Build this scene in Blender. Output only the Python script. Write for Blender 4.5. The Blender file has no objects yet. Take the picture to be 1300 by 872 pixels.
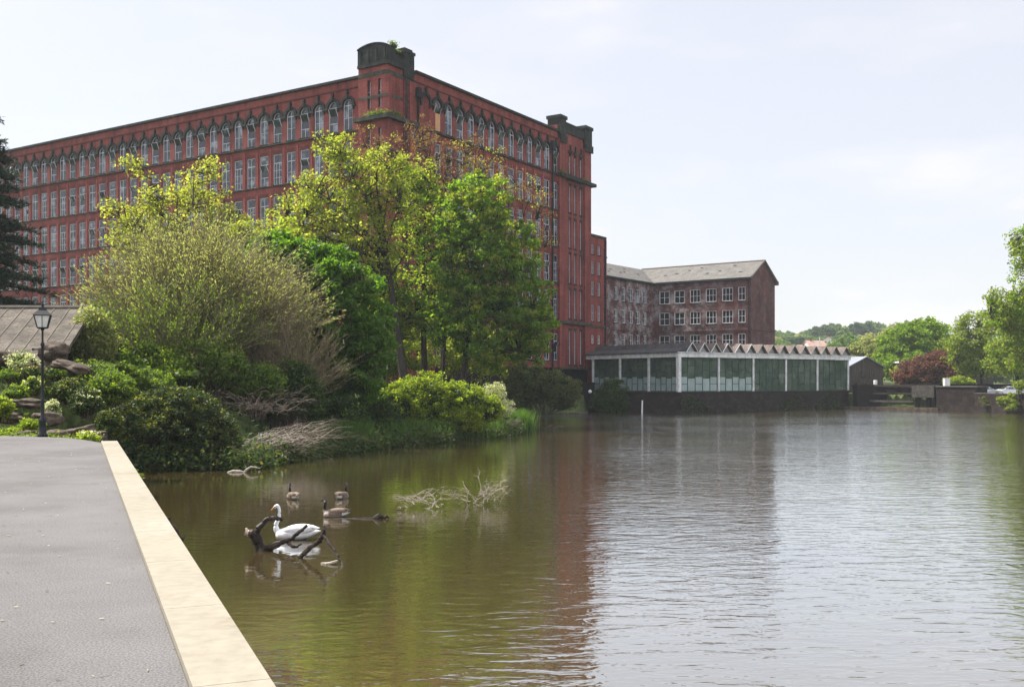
import bpy, math, random
import numpy as np
from mathutils import Vector as V, Matrix, noise as mnoise

random.seed(7)
RNG = np.random.default_rng(11)
SC = bpy.context.scene
COL = SC.collection
EYE = 4.0          # camera height over the water, which lies at z = 0
R = math.radians


def P(px, py, Y):
    return V(((px - 650) / 1300 * Y, Y, EYE + (484 - py) / 1300 * Y))


def PW(px, py):
    """point on the water plane seen at this pixel"""
    Y = EYE * 1300 / (py - 484)
    return V(((px - 650) / 1300 * Y, Y, 0))


# ------------------------------------------------------------------ materials
def rgb(c):
    return (c[0], c[1], c[2], 1)


def new_mat(name):
    m = bpy.data.materials.new(name)
    m.use_nodes = True
    nt = m.node_tree
    b = nt.nodes['Principled BSDF']
    return m, nt, b


def N(nt, t, **kw):
    n = nt.nodes.new(t)
    for k, v in kw.items():
        setattr(n, k, v)
    return n


def ramp(nt, stops):
    n = N(nt, 'ShaderNodeValToRGB')
    cr = n.color_ramp
    while len(cr.elements) < len(stops):
        cr.elements.new(0.5)
    for e, (p, c) in zip(cr.elements, stops):
        e.position = p
        e.color = rgb(c)
    return n


def noisy(name, stops, scale=1.0, detail=6, rough=0.8, bump=0.0, bscale=None, stretch=(1, 1, 1), spec=0.14,
          metal=0.0, fine=None, fine_amt=0.35, bdist=0.05):
    """noise-coloured surface; object coordinates, optional finer second noise and bump"""
    m, nt, b = new_mat(name)
    L = nt.links
    tc = N(nt, 'ShaderNodeTexCoord')
    mp = N(nt, 'ShaderNodeMapping')
    mp.inputs['Scale'].default_value = stretch
    L.new(tc.outputs['Object'], mp.inputs['Vector'])
    nz = N(nt, 'ShaderNodeTexNoise')
    nz.inputs['Scale'].default_value = scale
    nz.inputs['Detail'].default_value = detail
    nz.inputs['Roughness'].default_value = 0.62
    L.new(mp.outputs[0], nz.inputs['Vector'])
    rp = ramp(nt, stops)
    L.new(nz.outputs['Fac'], rp.inputs['Fac'])
    col = rp.outputs['Color']
    if fine:
        n2 = N(nt, 'ShaderNodeTexNoise')
        n2.inputs['Scale'].default_value = fine
        n2.inputs['Detail'].default_value = 3
        L.new(mp.outputs[0], n2.inputs['Vector'])
        r2 = ramp(nt, [(0.35, (1 - fine_amt,) * 3), (0.65, (1 + fine_amt,) * 3)])
        L.new(n2.outputs['Fac'], r2.inputs['Fac'])
        mx = N(nt, 'ShaderNodeMix', data_type='RGBA', blend_type='MULTIPLY')
        mx.inputs[0].default_value = 1
        L.new(col, mx.inputs[6])
        L.new(r2.outputs['Color'], mx.inputs[7])
        col = mx.outputs[2]
    L.new(col, b.inputs['Base Color'])
    b.inputs['Roughness'].default_value = rough
    b.inputs['Specular IOR Level'].default_value = spec
    b.inputs['Metallic'].default_value = metal
    if bump:
        n3 = N(nt, 'ShaderNodeTexNoise')
        n3.inputs['Scale'].default_value = bscale or scale * 6
        n3.inputs['Detail'].default_value = 5
        L.new(mp.outputs[0], n3.inputs['Vector'])
        bp = N(nt, 'ShaderNodeBump')
        bp.inputs['Strength'].default_value = bump
        bp.inputs['Distance'].default_value = bdist
        L.new(n3.outputs['Fac'], bp.inputs['Height'])
        L.new(bp.outputs[0], b.inputs['Normal'])
    return m


LEAF_GAIN = 1.5


def leaf_mat(name, c1, c2, c3=None, trans=0.4, tcol=None, rough=0.5, spec=0.25):
    m, nt, b = new_mat(name)
    L = nt.links
    g = N(nt, 'ShaderNodeNewGeometry')
    k = LEAF_GAIN
    c1, c2, c3 = [tuple(min(x * k, 0.6) for x in c) for c in (c1, c2, c3 or c2)]
    stops = [(0.0, c1), (0.6, c2), (1.0, c3)]
    rp = ramp(nt, stops)
    L.new(g.outputs['Random Per Island'], rp.inputs['Fac'])
    L.new(rp.outputs['Color'], b.inputs['Base Color'])
    b.inputs['Roughness'].default_value = rough
    b.inputs['Specular IOR Level'].default_value = spec
    t = N(nt, 'ShaderNodeBsdfTranslucent')
    mt = N(nt, 'ShaderNodeMix', data_type='RGBA', blend_type='MULTIPLY')
    mt.inputs[0].default_value = 1
    mt.inputs[7].default_value = rgb(tcol or (1.5, 1.5, 0.5))
    L.new(rp.outputs['Color'], mt.inputs[6])
    L.new(mt.outputs[2], t.inputs['Color'])
    ms = N(nt, 'ShaderNodeMixShader')
    ms.inputs[0].default_value = min(trans * 1.65, 0.68)
    L.new(b.outputs[0], ms.inputs[1])
    L.new(t.outputs[0], ms.inputs[2])
    L.new(ms.outputs[0], nt.nodes['Material Output'].inputs['Surface'])
    return m


def brick_mat(name, base, dark, light, soot=0.5, white=0.0, course=0.0):
    m, nt, b = new_mat(name)
    L = nt.links
    tc = N(nt, 'ShaderNodeTexCoord')
    n1 = N(nt, 'ShaderNodeTexNoise')
    n1.inputs['Scale'].default_value = 0.35
    n1.inputs['Detail'].default_value = 8
    n1.inputs['Roughness'].default_value = 0.7
    L.new(tc.outputs['Object'], n1.inputs['Vector'])
    rp = ramp(nt, [(0.3, dark), (0.5, base), (0.72, light)])
    L.new(n1.outputs['Fac'], rp.inputs['Fac'])
    # single bricks: a stretched fine cell pattern
    mp = N(nt, 'ShaderNodeMapping')
    mp.inputs['Scale'].default_value = (4.2, 4.2, 12.5)
    L.new(tc.outputs['Object'], mp.inputs['Vector'])
    vo = N(nt, 'ShaderNodeTexVoronoi')
    vo.inputs['Scale'].default_value = 1.0
    L.new(mp.outputs[0], vo.inputs['Vector'])
    sp = N(nt, 'ShaderNodeSeparateColor')
    L.new(vo.outputs['Color'], sp.inputs[0])
    r2 = ramp(nt, [(0.0, (0.72,) * 3), (1.0, (1.25,) * 3)])
    L.new(sp.outputs[0], r2.inputs['Fac'])
    mx = N(nt, 'ShaderNodeMix', data_type='RGBA', blend_type='MULTIPLY')
    mx.inputs[0].default_value = 0.8
    L.new(rp.outputs['Color'], mx.inputs[6])
    L.new(r2.outputs['Color'], mx.inputs[7])
    # weather streaks running down
    m3 = N(nt, 'ShaderNodeMapping')
    m3.inputs['Scale'].default_value = (0.9, 0.9, 0.09)
    L.new(tc.outputs['Object'], m3.inputs['Vector'])
    n3 = N(nt, 'ShaderNodeTexNoise')
    n3.inputs['Scale'].default_value = 1.2
    n3.inputs['Detail'].default_value = 6
    L.new(m3.outputs[0], n3.inputs['Vector'])
    r3 = ramp(nt, [(0.45, (1, 1, 1)), (0.75, (1 - soot,) * 3)])
    L.new(n3.outputs['Fac'], r3.inputs['Fac'])
    m4 = N(nt, 'ShaderNodeMix', data_type='RGBA', blend_type='MULTIPLY')
    m4.inputs[0].default_value = 1
    L.new(mx.outputs[2], m4.inputs[6])
    L.new(r3.outputs['Color'], m4.inputs[7])
    out = m4.outputs[2]
    if white:
        n5 = N(nt, 'ShaderNodeTexNoise')
        n5.inputs['Scale'].default_value = 0.55
        n5.inputs['Detail'].default_value = 10
        n5.inputs['Roughness'].default_value = 0.75
        L.new(tc.outputs['Object'], n5.inputs['Vector'])
        r5 = ramp(nt, [(0.46, (0, 0, 0)), (0.60, (0.85, 0.85, 0.85))])
        L.new(n5.outputs['Fac'], r5.inputs['Fac'])
        # lime bloom sits mostly in the upper storeys near the inner corner
        vd = N(nt, 'ShaderNodeVectorMath', operation='DISTANCE')
        vd.inputs[1].default_value = (-3.5, -4.5, 16.0)
        L.new(tc.outputs['Object'], vd.inputs[0])
        r6 = ramp(nt, [(0.0, (1, 1, 1)), (0.32, (0.75,) * 3), (0.75, (0.12,) * 3)])
        mm = N(nt, 'ShaderNodeMath', operation='MULTIPLY')
        mm.inputs[1].default_value = 1 / 24
        L.new(vd.outputs['Value'], mm.inputs[0])
        L.new(mm.outputs[0], r6.inputs['Fac'])
        m7 = N(nt, 'ShaderNodeMix', data_type='RGBA', blend_type='MULTIPLY')
        m7.inputs[0].default_value = 1
        L.new(r5.outputs['Color'], m7.inputs[6])
        L.new(r6.outputs['Color'], m7.inputs[7])
        m6 = N(nt, 'ShaderNodeMix', data_type='RGBA')
        L.new(m7.outputs[2], m6.inputs[0])
        L.new(out, m6.inputs[6])
        m6.inputs[7].default_value = rgb((0.36, 0.34, 0.34))
        out = m6.outputs[2]
    L.new(out, b.inputs['Base Color'])
    b.inputs['Roughness'].default_value = 0.85
    b.inputs['Specular IOR Level'].default_value = 0.12
    return m


M = {}
M['brick'] = brick_mat('mill_red_brick', (0.205, 0.058, 0.051), (0.140, 0.044, 0.041), (0.27, 0.086, 0.070), soot=0.5)
M['brick_pale'] = brick_mat('mill_pilaster_brick', (0.23, 0.064, 0.056), (0.175, 0.053, 0.048), (0.29, 0.092, 0.074), soot=0.25)
M['brick_head'] = brick_mat('brown_head_brick', (0.13, 0.040, 0.038), (0.09, 0.03, 0.03), (0.16, 0.05, 0.045), soot=0.2)
M['brick_old'] = brick_mat('old_brown_brick', (0.095, 0.042, 0.040), (0.055, 0.028, 0.029), (0.14, 0.06, 0.052), soot=0.28, white=1.0)
M['stone_dark'] = noisy('sooty_stone', [(0.3, (0.010, 0.012, 0.012)), (0.55, (0.028, 0.031, 0.028)), (0.75, (0.07, 0.07, 0.058))], 1.2, fine=9)
M['stone_trim'] = noisy('mossy_trim_stone', [(0.3, (0.022, 0.028, 0.020)), (0.55, (0.055, 0.058, 0.046)), (0.75, (0.12, 0.105, 0.09))], 1.6, fine=8)
M['soot'] = noisy('black_iron_pipe', [(0.3, (0.012, 0.012, 0.016)), (0.7, (0.03, 0.03, 0.035))], 3)
M['plinth'] = noisy('wet_plinth_stone', [(0.3, (0.007, 0.006, 0.007)), (0.6, (0.020, 0.016, 0.016)), (0.8, (0.042, 0.033, 0.03))], 0.9, fine=6, bump=0.5)
M['frame'] = noisy('window_frame_paint', [(0.3, (0.44, 0.45, 0.49)), (0.7, (0.60, 0.60, 0.64))], 3)
M['frame_white'] = noisy('white_window_paint', [(0.3, (0.55, 0.54, 0.53)), (0.7, (0.78, 0.77, 0.76))], 3)
M['slate'] = noisy('weathered_slate', [(0.3, (0.10, 0.096, 0.09)), (0.55, (0.14, 0.133, 0.124)), (0.78, (0.18, 0.168, 0.152))], 0.7, fine=5, stretch=(1, 1, 2.2), fine_amt=0.22)
M['roof_dark'] = noisy('dark_roof_felt', [(0.3, (0.04, 0.04, 0.045)), (0.7, (0.09, 0.085, 0.085))], 1.2, fine=6)
M['fold_roof'] = noisy('pinkish_fold_roof', [(0.3, (0.09, 0.070, 0.062)), (0.55, (0.145, 0.115, 0.102)), (0.75, (0.20, 0.17, 0.155))], 0.9, fine=6)
M['fascia'] = noisy('white_fascia_paint', [(0.3, (0.48, 0.50, 0.50)), (0.6, (0.70, 0.71, 0.70)), (0.8, (0.78, 0.79, 0.78))], 1.2, fine=5, fine_amt=0.15)
M['panel_grey'] = noisy('grey_gable_panel', [(0.3, (0.20, 0.205, 0.195)), (0.7, (0.32, 0.325, 0.31))], 1.2, fine=5)
M['bar_green'] = noisy('green_glazing_bar', [(0.3, (0.02, 0.04, 0.035)), (0.7, (0.05, 0.08, 0.07))], 3)
M['wall_old'] = noisy('old_quay_wall', [(0.30, (0.008, 0.007, 0.007)), (0.5, (0.022, 0.016, 0.015)), (0.62, (0.036, 0.026, 0.023)), (0.8, (0.018, 0.028, 0.013))], 0.8, fine=5, bump=0.7, stretch=(1, 1, 1.5))
M['concrete'] = noisy('weathered_concrete', [(0.3, (0.05, 0.045, 0.040)), (0.7, (0.11, 0.10, 0.092))], 1.5, fine=8)
M['timber'] = noisy('old_wet_timber', [(0.3, (0.025, 0.02, 0.017)), (0.7, (0.07, 0.055, 0.045))], 2.5, fine=9, stretch=(1, 1, 3))
M['cladding'] = noisy('brown_board_cladding', [(0.35, (0.035, 0.027, 0.024)), (0.65, (0.085, 0.067, 0.060))], 2.2, stretch=(3, 3, 0.2))
M['metal_roof'] = noisy('pale_metal_roof', [(0.3, (0.19, 0.21, 0.25)), (0.7, (0.27, 0.29, 0.33))], 1.0)
M['white'] = noisy('white_plastic', [(0.3, (0.66, 0.66, 0.66)), (0.7, (0.8, 0.8, 0.79))], 2)
M['iron'] = noisy('black_iron', [(0.3, (0.005, 0.006, 0.009)), (0.7, (0.012, 0.013, 0.017))], 4, rough=0.5, spec=0.3)
M['bark'] = noisy('brown_bark', [(0.3, (0.035, 0.026, 0.02)), (0.6, (0.085, 0.065, 0.05)), (0.8, (0.13, 0.11, 0.085))], 3, fine=14, stretch=(1, 1, 0.3))
M['bark_dark'] = noisy('dark_bark', [(0.3, (0.022, 0.018, 0.016)), (0.7, (0.06, 0.048, 0.04))], 3, fine=14, stretch=(1, 1, 0.3))
M['twig'] = noisy('olive_twig', [(0.3, (0.13, 0.102, 0.066)), (0.7, (0.24, 0.19, 0.125))], 2)
M['twig_dead'] = noisy('bleached_dead_twig', [(0.3, (0.05, 0.04, 0.032)), (0.5, (0.14, 0.11, 0.085)), (0.72, (0.34, 0.29, 0.24))], 2)
M['driftwood'] = noisy('wet_driftwood', [(0.3, (0.012, 0.009, 0.007)), (0.55, (0.035, 0.027, 0.022)), (0.75, (0.13, 0.105, 0.085))], 3.5, fine=18, rough=0.55)
M['log_pale'] = noisy('pale_driftwood', [(0.3, (0.26, 0.22, 0.17)), (0.7, (0.48, 0.43, 0.36))], 4, fine=12)
M['cut_wood'] = noisy('cut_wood_face', [(0.3, (0.36, 0.27, 0.20)), (0.7, (0.55, 0.45, 0.36))], 6)
M['rock'] = noisy('sandstone_rock', [(0.28, (0.03, 0.026, 0.022)), (0.5, (0.09, 0.07, 0.054)), (0.62, (0.14, 0.105, 0.08)), (0.8, (0.07, 0.075, 0.03))], 1.6, fine=9, bump=0.8, bscale=8)
M['slabroof'] = noisy('stone_slate_roof', [(0.3, (0.045, 0.038, 0.030)), (0.5, (0.078, 0.066, 0.053)), (0.66, (0.12, 0.102, 0.083)), (0.78, (0.055, 0.06, 0.036))], 1.0, fine=7, bump=0.4)
M['roof_batten'] = noisy('pale_roof_roll', [(0.3, (0.10, 0.088, 0.073)), (0.7, (0.16, 0.142, 0.12))], 1.5)
M['feather_white'] = noisy('white_feathers', [(0.3, (0.62, 0.63, 0.66)), (0.7, (0.84, 0.84, 0.83))], 9, fine=40, fine_amt=0.08, rough=0.7)
M['feather_brown'] = noisy('brown_feathers', [(0.35, (0.11, 0.082, 0.06)), (0.65, (0.26, 0.20, 0.155))], 14, stretch=(3, 1, 1), rough=0.75)
M['feather_buff'] = noisy('buff_breast', [(0.3, (0.36, 0.30, 0.25)), (0.7, (0.52, 0.46, 0.40))], 10)
M['feather_black'] = noisy('black_feathers', [(0.3, (0.008, 0.008, 0.009)), (0.7, (0.018, 0.018, 0.018))], 12, rough=0.5)
M['beak_orange'] = noisy('orange_beak', [(0.3, (0.50, 0.17, 0.05)), (0.7, (0.66, 0.25, 0.08))], 20)
M['ply'] = noisy('orange_boarding', [(0.3, (0.45, 0.24, 0.12)), (0.7, (0.58, 0.34, 0.18))], 2)
M['render'] = noisy('pale_house_render', [(0.3, (0.50, 0.45, 0.41)), (0.7, (0.66, 0.61, 0.57))], 0.8)
M['tile'] = noisy('pinkish_roof_tile', [(0.3, (0.30, 0.19, 0.155)), (0.7, (0.42, 0.28, 0.23))], 0.8)
M['dark_glass'] = noisy('dark_house_glass', [(0.3, (0.03, 0.035, 0.045)), (0.7, (0.06, 0.07, 0.08))], 1, rough=0.15, spec=0.6)
M['car_silver'] = noisy('silver_car_paint', [(0.3, (0.36, 0.38, 0.40)), (0.7, (0.40, 0.42, 0.44))], 2, rough=0.25, spec=0.6, metal=0.4)
M['car_white'] = noisy('white_car_paint', [(0.3, (0.66, 0.67, 0.68)), (0.7, (0.72, 0.73, 0.74))], 2, rough=0.25, spec=0.6)
M['car_green'] = noisy('green_car_paint', [(0.3, (0.05, 0.10, 0.085)), (0.7, (0.08, 0.14, 0.115))], 2, rough=0.25, spec=0.6)
M['car_glass'] = noisy('car_glass', [(0.3, (0.02, 0.025, 0.03)), (0.7, (0.035, 0.04, 0.05))], 2, rough=0.08, spec=0.8)
M['rubber'] = noisy('tyre_rubber', [(0.3, (0.015, 0.015, 0.015)), (0.7, (0.03, 0.03, 0.03))], 8)
M['lamp_lens'] = noisy('red_lamp_lens', [(0.3, (0.35, 0.02, 0.02)), (0.7, (0.45, 0.03, 0.03))], 8, rough=0.2)
M['lamp_glass'] = noisy('milky_lantern_glass', [(0.3, (0.50, 0.50, 0.44)), (0.7, (0.66, 0.66, 0.60))], 6, rough=0.25, spec=0.5)
M['flower_y'] = noisy('yellow_petals', [(0.3, (0.75, 0.60, 0.08)), (0.7, (0.85, 0.74, 0.15))], 6)

M['l_chestnut'] = leaf_mat('chestnut_leaf', (0.035, 0.075, 0.014), (0.058, 0.115, 0.02), (0.105, 0.165, 0.026), 0.38, (1.6, 1.7, 0.4))
M['l_maple_y'] = leaf_mat('young_maple_leaf', (0.13, 0.15, 0.035), (0.19, 0.21, 0.048), (0.27, 0.28, 0.075), 0.42, (1.4, 1.4, 0.5))
M['l_yellow'] = leaf_mat('yellow_green_leaf', (0.10, 0.13, 0.026), (0.155, 0.19, 0.036), (0.235, 0.255, 0.055), 0.45, (1.5, 1.5, 0.5))
M['l_green'] = leaf_mat('fresh_green_leaf', (0.055, 0.095, 0.018), (0.085, 0.14, 0.023), (0.14, 0.20, 0.033), 0.4, (1.6, 1.7, 0.45))
M['l_copper'] = leaf_mat('young_copper_leaf', (0.075, 0.045, 0.027), (0.12, 0.075, 0.04), (0.18, 0.15, 0.055), 0.35, (1.4, 1.1, 0.6))
M['l_willow'] = leaf_mat('grey_willow_leaf', (0.16, 0.165, 0.075), (0.22, 0.225, 0.105), (0.16, 0.205, 0.06), 0.38, (1.35, 1.35, 0.7))
M['l_laurel'] = leaf_mat('glossy_laurel_leaf', (0.014, 0.027, 0.009), (0.028, 0.045, 0.013), (0.055, 0.07, 0.018), 0.18, (1.6, 1.6, 0.5), rough=0.55, spec=0.25)
M['l_tip'] = leaf_mat('new_tip_leaf', (0.09, 0.12, 0.022), (0.13, 0.15, 0.026), (0.21, 0.19, 0.035), 0.3, (1.4, 1.3, 0.5))
M['l_shrub'] = leaf_mat('mid_green_shrub_leaf', (0.05, 0.085, 0.02), (0.085, 0.13, 0.028), (0.14, 0.19, 0.04), 0.35, (1.5, 1.5, 0.5))
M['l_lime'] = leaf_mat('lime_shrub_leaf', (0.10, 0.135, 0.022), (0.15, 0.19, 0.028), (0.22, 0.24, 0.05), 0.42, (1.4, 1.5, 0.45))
M['l_lime2'] = leaf_mat('lime_leaf_painted_sun', (0.15, 0.18, 0.025), (0.20, 0.24, 0.03), (0.27, 0.28, 0.06), 0.42, (1.4, 1.5, 0.45))  # brighter copy of the lime leaf, sunlight put into its colour
M['l_pale'] = leaf_mat('pale_variegated_leaf', (0.22, 0.25, 0.12), (0.36, 0.37, 0.24), (0.45, 0.45, 0.33), 0.3, (1.3, 1.3, 0.8))
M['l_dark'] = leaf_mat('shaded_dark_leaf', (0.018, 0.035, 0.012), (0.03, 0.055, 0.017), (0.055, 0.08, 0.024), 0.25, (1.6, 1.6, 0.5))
M['l_olive'] = leaf_mat('olive_shrub_leaf', (0.04, 0.055, 0.02), (0.065, 0.08, 0.028), (0.09, 0.085, 0.035), 0.3, (1.5, 1.4, 0.5))
M['l_pine'] = leaf_mat('dark_pine_needle', (0.010, 0.020, 0.014), (0.02, 0.034, 0.022), (0.035, 0.05, 0.03), 0.1)
M['l_reed'] = leaf_mat('reed_blade', (0.035, 0.075, 0.018), (0.058, 0.11, 0.025), (0.10, 0.155, 0.04), 0.35, (1.4, 1.5, 0.5))
M['l_beech'] = leaf_mat('copper_beech_leaf', (0.05, 0.028, 0.021), (0.08, 0.042, 0.03), (0.12, 0.07, 0.045), 0.3, (1.6, 1.0, 0.7))
M['l_bank'] = leaf_mat('far_bank_leaf', (0.09, 0.125, 0.028), (0.14, 0.175, 0.035), (0.20, 0.235, 0.055), 0.42, (1.4, 1.45, 0.5))
M['l_bush'] = leaf_mat('dense_far_leaf', (0.06, 0.105, 0.016), (0.10, 0.16, 0.02), (0.15, 0.215, 0.03), 0.38, (1.5, 1.5, 0.45))
M['l_hill'] = leaf_mat('hillside_leaf', (0.05, 0.09, 0.03), (0.08, 0.13, 0.04), (0.11, 0.16, 0.05), 0.3, (1.4, 1.4, 0.6))
M['l_hill_dark'] = leaf_mat('hillside_conifer_leaf', (0.022, 0.045, 0.024), (0.035, 0.065, 0.032), (0.05, 0.08, 0.04), 0.2, (1.4, 1.4, 0.6))


def pane_mat():
    """old glazing with pale blinds behind; each pane has its own tone"""
    m, nt, b = new_mat('old_window_glass')
    L = nt.links
    g = N(nt, 'ShaderNodeObjectInfo')
    tc = N(nt, 'ShaderNodeTexCoord')
    n1 = N(nt, 'ShaderNodeTexNoise')
    n1.inputs['Scale'].default_value = 0.75
    n1.inputs['Detail'].default_value = 5
    ad = N(nt, 'ShaderNodeVectorMath', operation='ADD')
    geo = N(nt, 'ShaderNodeNewGeometry')
    L.new(geo.outputs['Position'], ad.inputs[0])
    L.new(ad.outputs[0], n1.inputs['Vector'])
    rp = ramp(nt, [(0.42, (0.008, 0.012, 0.018)), (0.55, (0.035, 0.048, 0.062)), (0.66, (0.22, 0.235, 0.27))])
    L.new(n1.outputs['Fac'], rp.inputs['Fac'])
    L.new(rp.outputs['Color'], b.inputs['Base Color'])
    b.inputs['Roughness'].default_value = 0.12
    b.inputs['Specular IOR Level'].default_value = 0.5
    return m


M['pane'] = pane_mat()
M['pane_dark'] = noisy('dark_window_glass', [(0.35, (0.006, 0.008, 0.012)), (0.65, (0.022, 0.026, 0.036))], 0.6, rough=0.12, spec=0.45)


def pav_glass():
    m, nt, b = new_mat('green_tinted_glass')
    L = nt.links
    out = nt.nodes['Material Output']
    nt.nodes.remove(b)
    tr = N(nt, 'ShaderNodeBsdfTransparent')
    tr.inputs[0].default_value = rgb((0.62, 0.78, 0.70))
    gl = N(nt, 'ShaderNodeBsdfGlossy')
    gl.inputs['Roughness'].default_value = 0.02
    gl.inputs['Color'].default_value = rgb((0.8, 0.9, 0.86))
    fr = N(nt, 'ShaderNodeLayerWeight')
    fr.inputs['Blend'].default_value = 0.12
    mx = N(nt, 'ShaderNodeMixShader')
    L.new(fr.outputs['Fresnel'], mx.inputs[0])
    L.new(tr.outputs[0], mx.inputs[1])
    L.new(gl.outputs[0], mx.inputs[2])
    df = N(nt, 'ShaderNodeBsdfDiffuse')      # grime film, with tree reflections painted in as green blotches
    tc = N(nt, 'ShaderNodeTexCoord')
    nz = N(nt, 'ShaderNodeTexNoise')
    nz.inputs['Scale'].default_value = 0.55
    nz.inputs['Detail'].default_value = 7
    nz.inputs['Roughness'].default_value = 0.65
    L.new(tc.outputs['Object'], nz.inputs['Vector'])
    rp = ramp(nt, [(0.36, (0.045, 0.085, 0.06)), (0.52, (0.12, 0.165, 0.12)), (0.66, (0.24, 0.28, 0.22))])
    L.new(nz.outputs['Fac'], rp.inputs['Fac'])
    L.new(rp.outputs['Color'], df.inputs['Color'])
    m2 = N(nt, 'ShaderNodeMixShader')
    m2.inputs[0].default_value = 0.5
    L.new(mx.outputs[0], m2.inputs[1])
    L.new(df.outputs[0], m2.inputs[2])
    L.new(m2.outputs[0], out.inputs['Surface'])
    return m


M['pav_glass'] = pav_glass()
M['pav_frost'] = noisy('pale_obscured_glass', [(0.3, (0.20, 0.27, 0.26)), (0.7, (0.34, 0.42, 0.41))], 0.8, rough=0.2, spec=0.5)
M['pav_inside'] = noisy('dim_interior_wall', [(0.3, (0.05, 0.085, 0.05)), (0.5, (0.10, 0.14, 0.09)), (0.7, (0.22, 0.22, 0.15))], 0.35, fine=2)
M['ground'] = noisy('grassy_earth', [(0.3, (0.03, 0.035, 0.015)), (0.5, (0.06, 0.08, 0.025)), (0.7, (0.10, 0.13, 0.04))], 0.15, fine=3, rough=0.95)


def water_mat():
    m, nt, b = new_mat('river_water')
    L = nt.links
    b.inputs['Roughness'].default_value = 0.035
    b.inputs['IOR'].default_value = 1.4
    b.inputs['Specular Tint'].default_value = (0.86, 0.94, 1.0, 1)
    b.inputs['Specular IOR Level'].default_value = 0.5
    tc = N(nt, 'ShaderNodeTexCoord')
    n0 = N(nt, 'ShaderNodeTexNoise')
    n0.inputs['Scale'].default_value = 0.08
    L.new(tc.outputs['Object'], n0.inputs['Vector'])
    rp = ramp(nt, [(0.35, (0.068, 0.047, 0.017)), (0.65, (0.095, 0.066, 0.024))])
    L.new(n0.outputs['Fac'], rp.inputs['Fac'])
    L.new(rp.outputs['Color'], b.inputs['Base Color'])

    def wave(scale, sx, sy, rot, detail=2, dist=0.0):
        mp = N(nt, 'ShaderNodeMapping')
        mp.inputs['Rotation'].default_value = (0, 0, R(rot))
        mp.inputs['Scale'].default_value = (sx, sy, 1)
        L.new(tc.outputs['Object'], mp.inputs['Vector'])
        n = N(nt, 'ShaderNodeTexNoise')
        n.inputs['Scale'].default_value = scale
        n.inputs['Detail'].default_value = detail
        n.inputs['Roughness'].default_value = 0.5
        n.inputs['Distortion'].default_value = dist
        L.new(mp.outputs[0], n.inputs['Vector'])
        return n.outputs['Fac']
    big = wave(0.55, 0.55, 1.0, 12, 2, 0.6)
    mid = wave(2.6, 0.45, 1.0, -8, 3, 0.8)
    sml = wave(7.0, 0.5, 1.0, 5, 2, 0.4)
    # calm reaches near the left bank and breezy patches elsewhere
    msk = N(nt, 'ShaderNodeTexNoise')
    msk.inputs['Scale'].default_value = 0.05
    msk.inputs['Detail'].default_value = 2
    L.new(tc.outputs['Object'], msk.inputs['Vector'])
    sx = N(nt, 'ShaderNodeSeparateXYZ')
    L.new(tc.outputs['Object'], sx.inputs[0])
    # the breeze reaches the open water to the right of a line along the bank
    k = N(nt, 'ShaderNodeMath', operation='MULTIPLY_ADD')
    L.new(sx.outputs['Y'], k.inputs[0])
    k.inputs[1].default_value = -0.045
    L.new(sx.outputs['X'], k.inputs[2])
    rr = N(nt, 'ShaderNodeMapRange')
    rr.interpolation_type = 'SMOOTHSTEP'
    rr.inputs['From Min'].default_value = -6
    rr.inputs['From Max'].default_value = 5
    rr.inputs['To Min'].default_value = 0.33
    rr.inputs['To Max'].default_value = 1.0
    L.new(k.outputs[0], rr.inputs['Value'])
    rm = N(nt, 'ShaderNodeMapRange')
    rm.inputs['From Min'].default_value = 0.35
    rm.inputs['From Max'].default_value = 0.65
    rm.inputs['To Min'].default_value = 0.55
    rm.inputs['To Max'].default_value = 1.15
    L.new(msk.outputs['Fac'], rm.inputs['Value'])
    st = N(nt, 'ShaderNodeMath', operation='MULTIPLY')
    L.new(rr.outputs[0], st.inputs[0])
    L.new(rm.outputs[0], st.inputs[1])

    def mul(a, f):
        q = N(nt, 'ShaderNodeMath', operation='MULTIPLY')
        L.new(a, q.inputs[0])
        q.inputs[1].default_value = f
        return q.outputs[0]

    def add(a, c):
        q = N(nt, 'ShaderNodeMath', operation='ADD')
        L.new(a, q.inputs[0])
        L.new(c, q.inputs[1])
        return q.outputs[0]
    h = add(add(mul(big, 0.022), mul(mid, 0.030)), mul(sml, 0.0075))
    ry = N(nt, 'ShaderNodeMapRange')        # more breeze over the open far water
    ry.inputs['From Min'].default_value = 45
    ry.inputs['From Max'].default_value = 130
    ry.inputs['To Min'].default_value = 1.0
    ry.inputs['To Max'].default_value = 2.0
    L.new(sx.outputs['Y'], ry.inputs['Value'])
    s2 = N(nt, 'ShaderNodeMath', operation='MULTIPLY')
    L.new(st.outputs[0], s2.inputs[0])
    L.new(ry.outputs[0], s2.inputs[1])
    hh = N(nt, 'ShaderNodeMath', operation='MULTIPLY')
    L.new(h, hh.inputs[0])
    L.new(s2.outputs[0], hh.inputs[1])
    bp = N(nt, 'ShaderNodeBump')
    bp.inputs['Strength'].default_value = 1.0
    bp.inputs['Distance'].default_value = 1.0
    L.new(hh.outputs[0], bp.inputs['Height'])
    L.new(bp.outputs[0], b.inputs['Normal'])
    gl = N(nt, 'ShaderNodeBsdfGlossy')
    gl.inputs['Color'].default_value = rgb((0.90, 0.96, 1.0))
    gl.inputs['Roughness'].default_value = 0.03
    L.new(bp.outputs[0], gl.inputs['Normal'])
    lw = N(nt, 'ShaderNodeLayerWeight')
    lw.inputs['Blend'].default_value = 0.5
    fm = N(nt, 'ShaderNodeMapRange')        # glancing views mirror the sky, steep ones look into the murk
    fm.inputs['From Min'].default_value = 0.35
    fm.inputs['From Max'].default_value = 0.85
    fm.inputs['To Min'].default_value = 0.0
    fm.inputs['To Max'].default_value = 0.64
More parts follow.
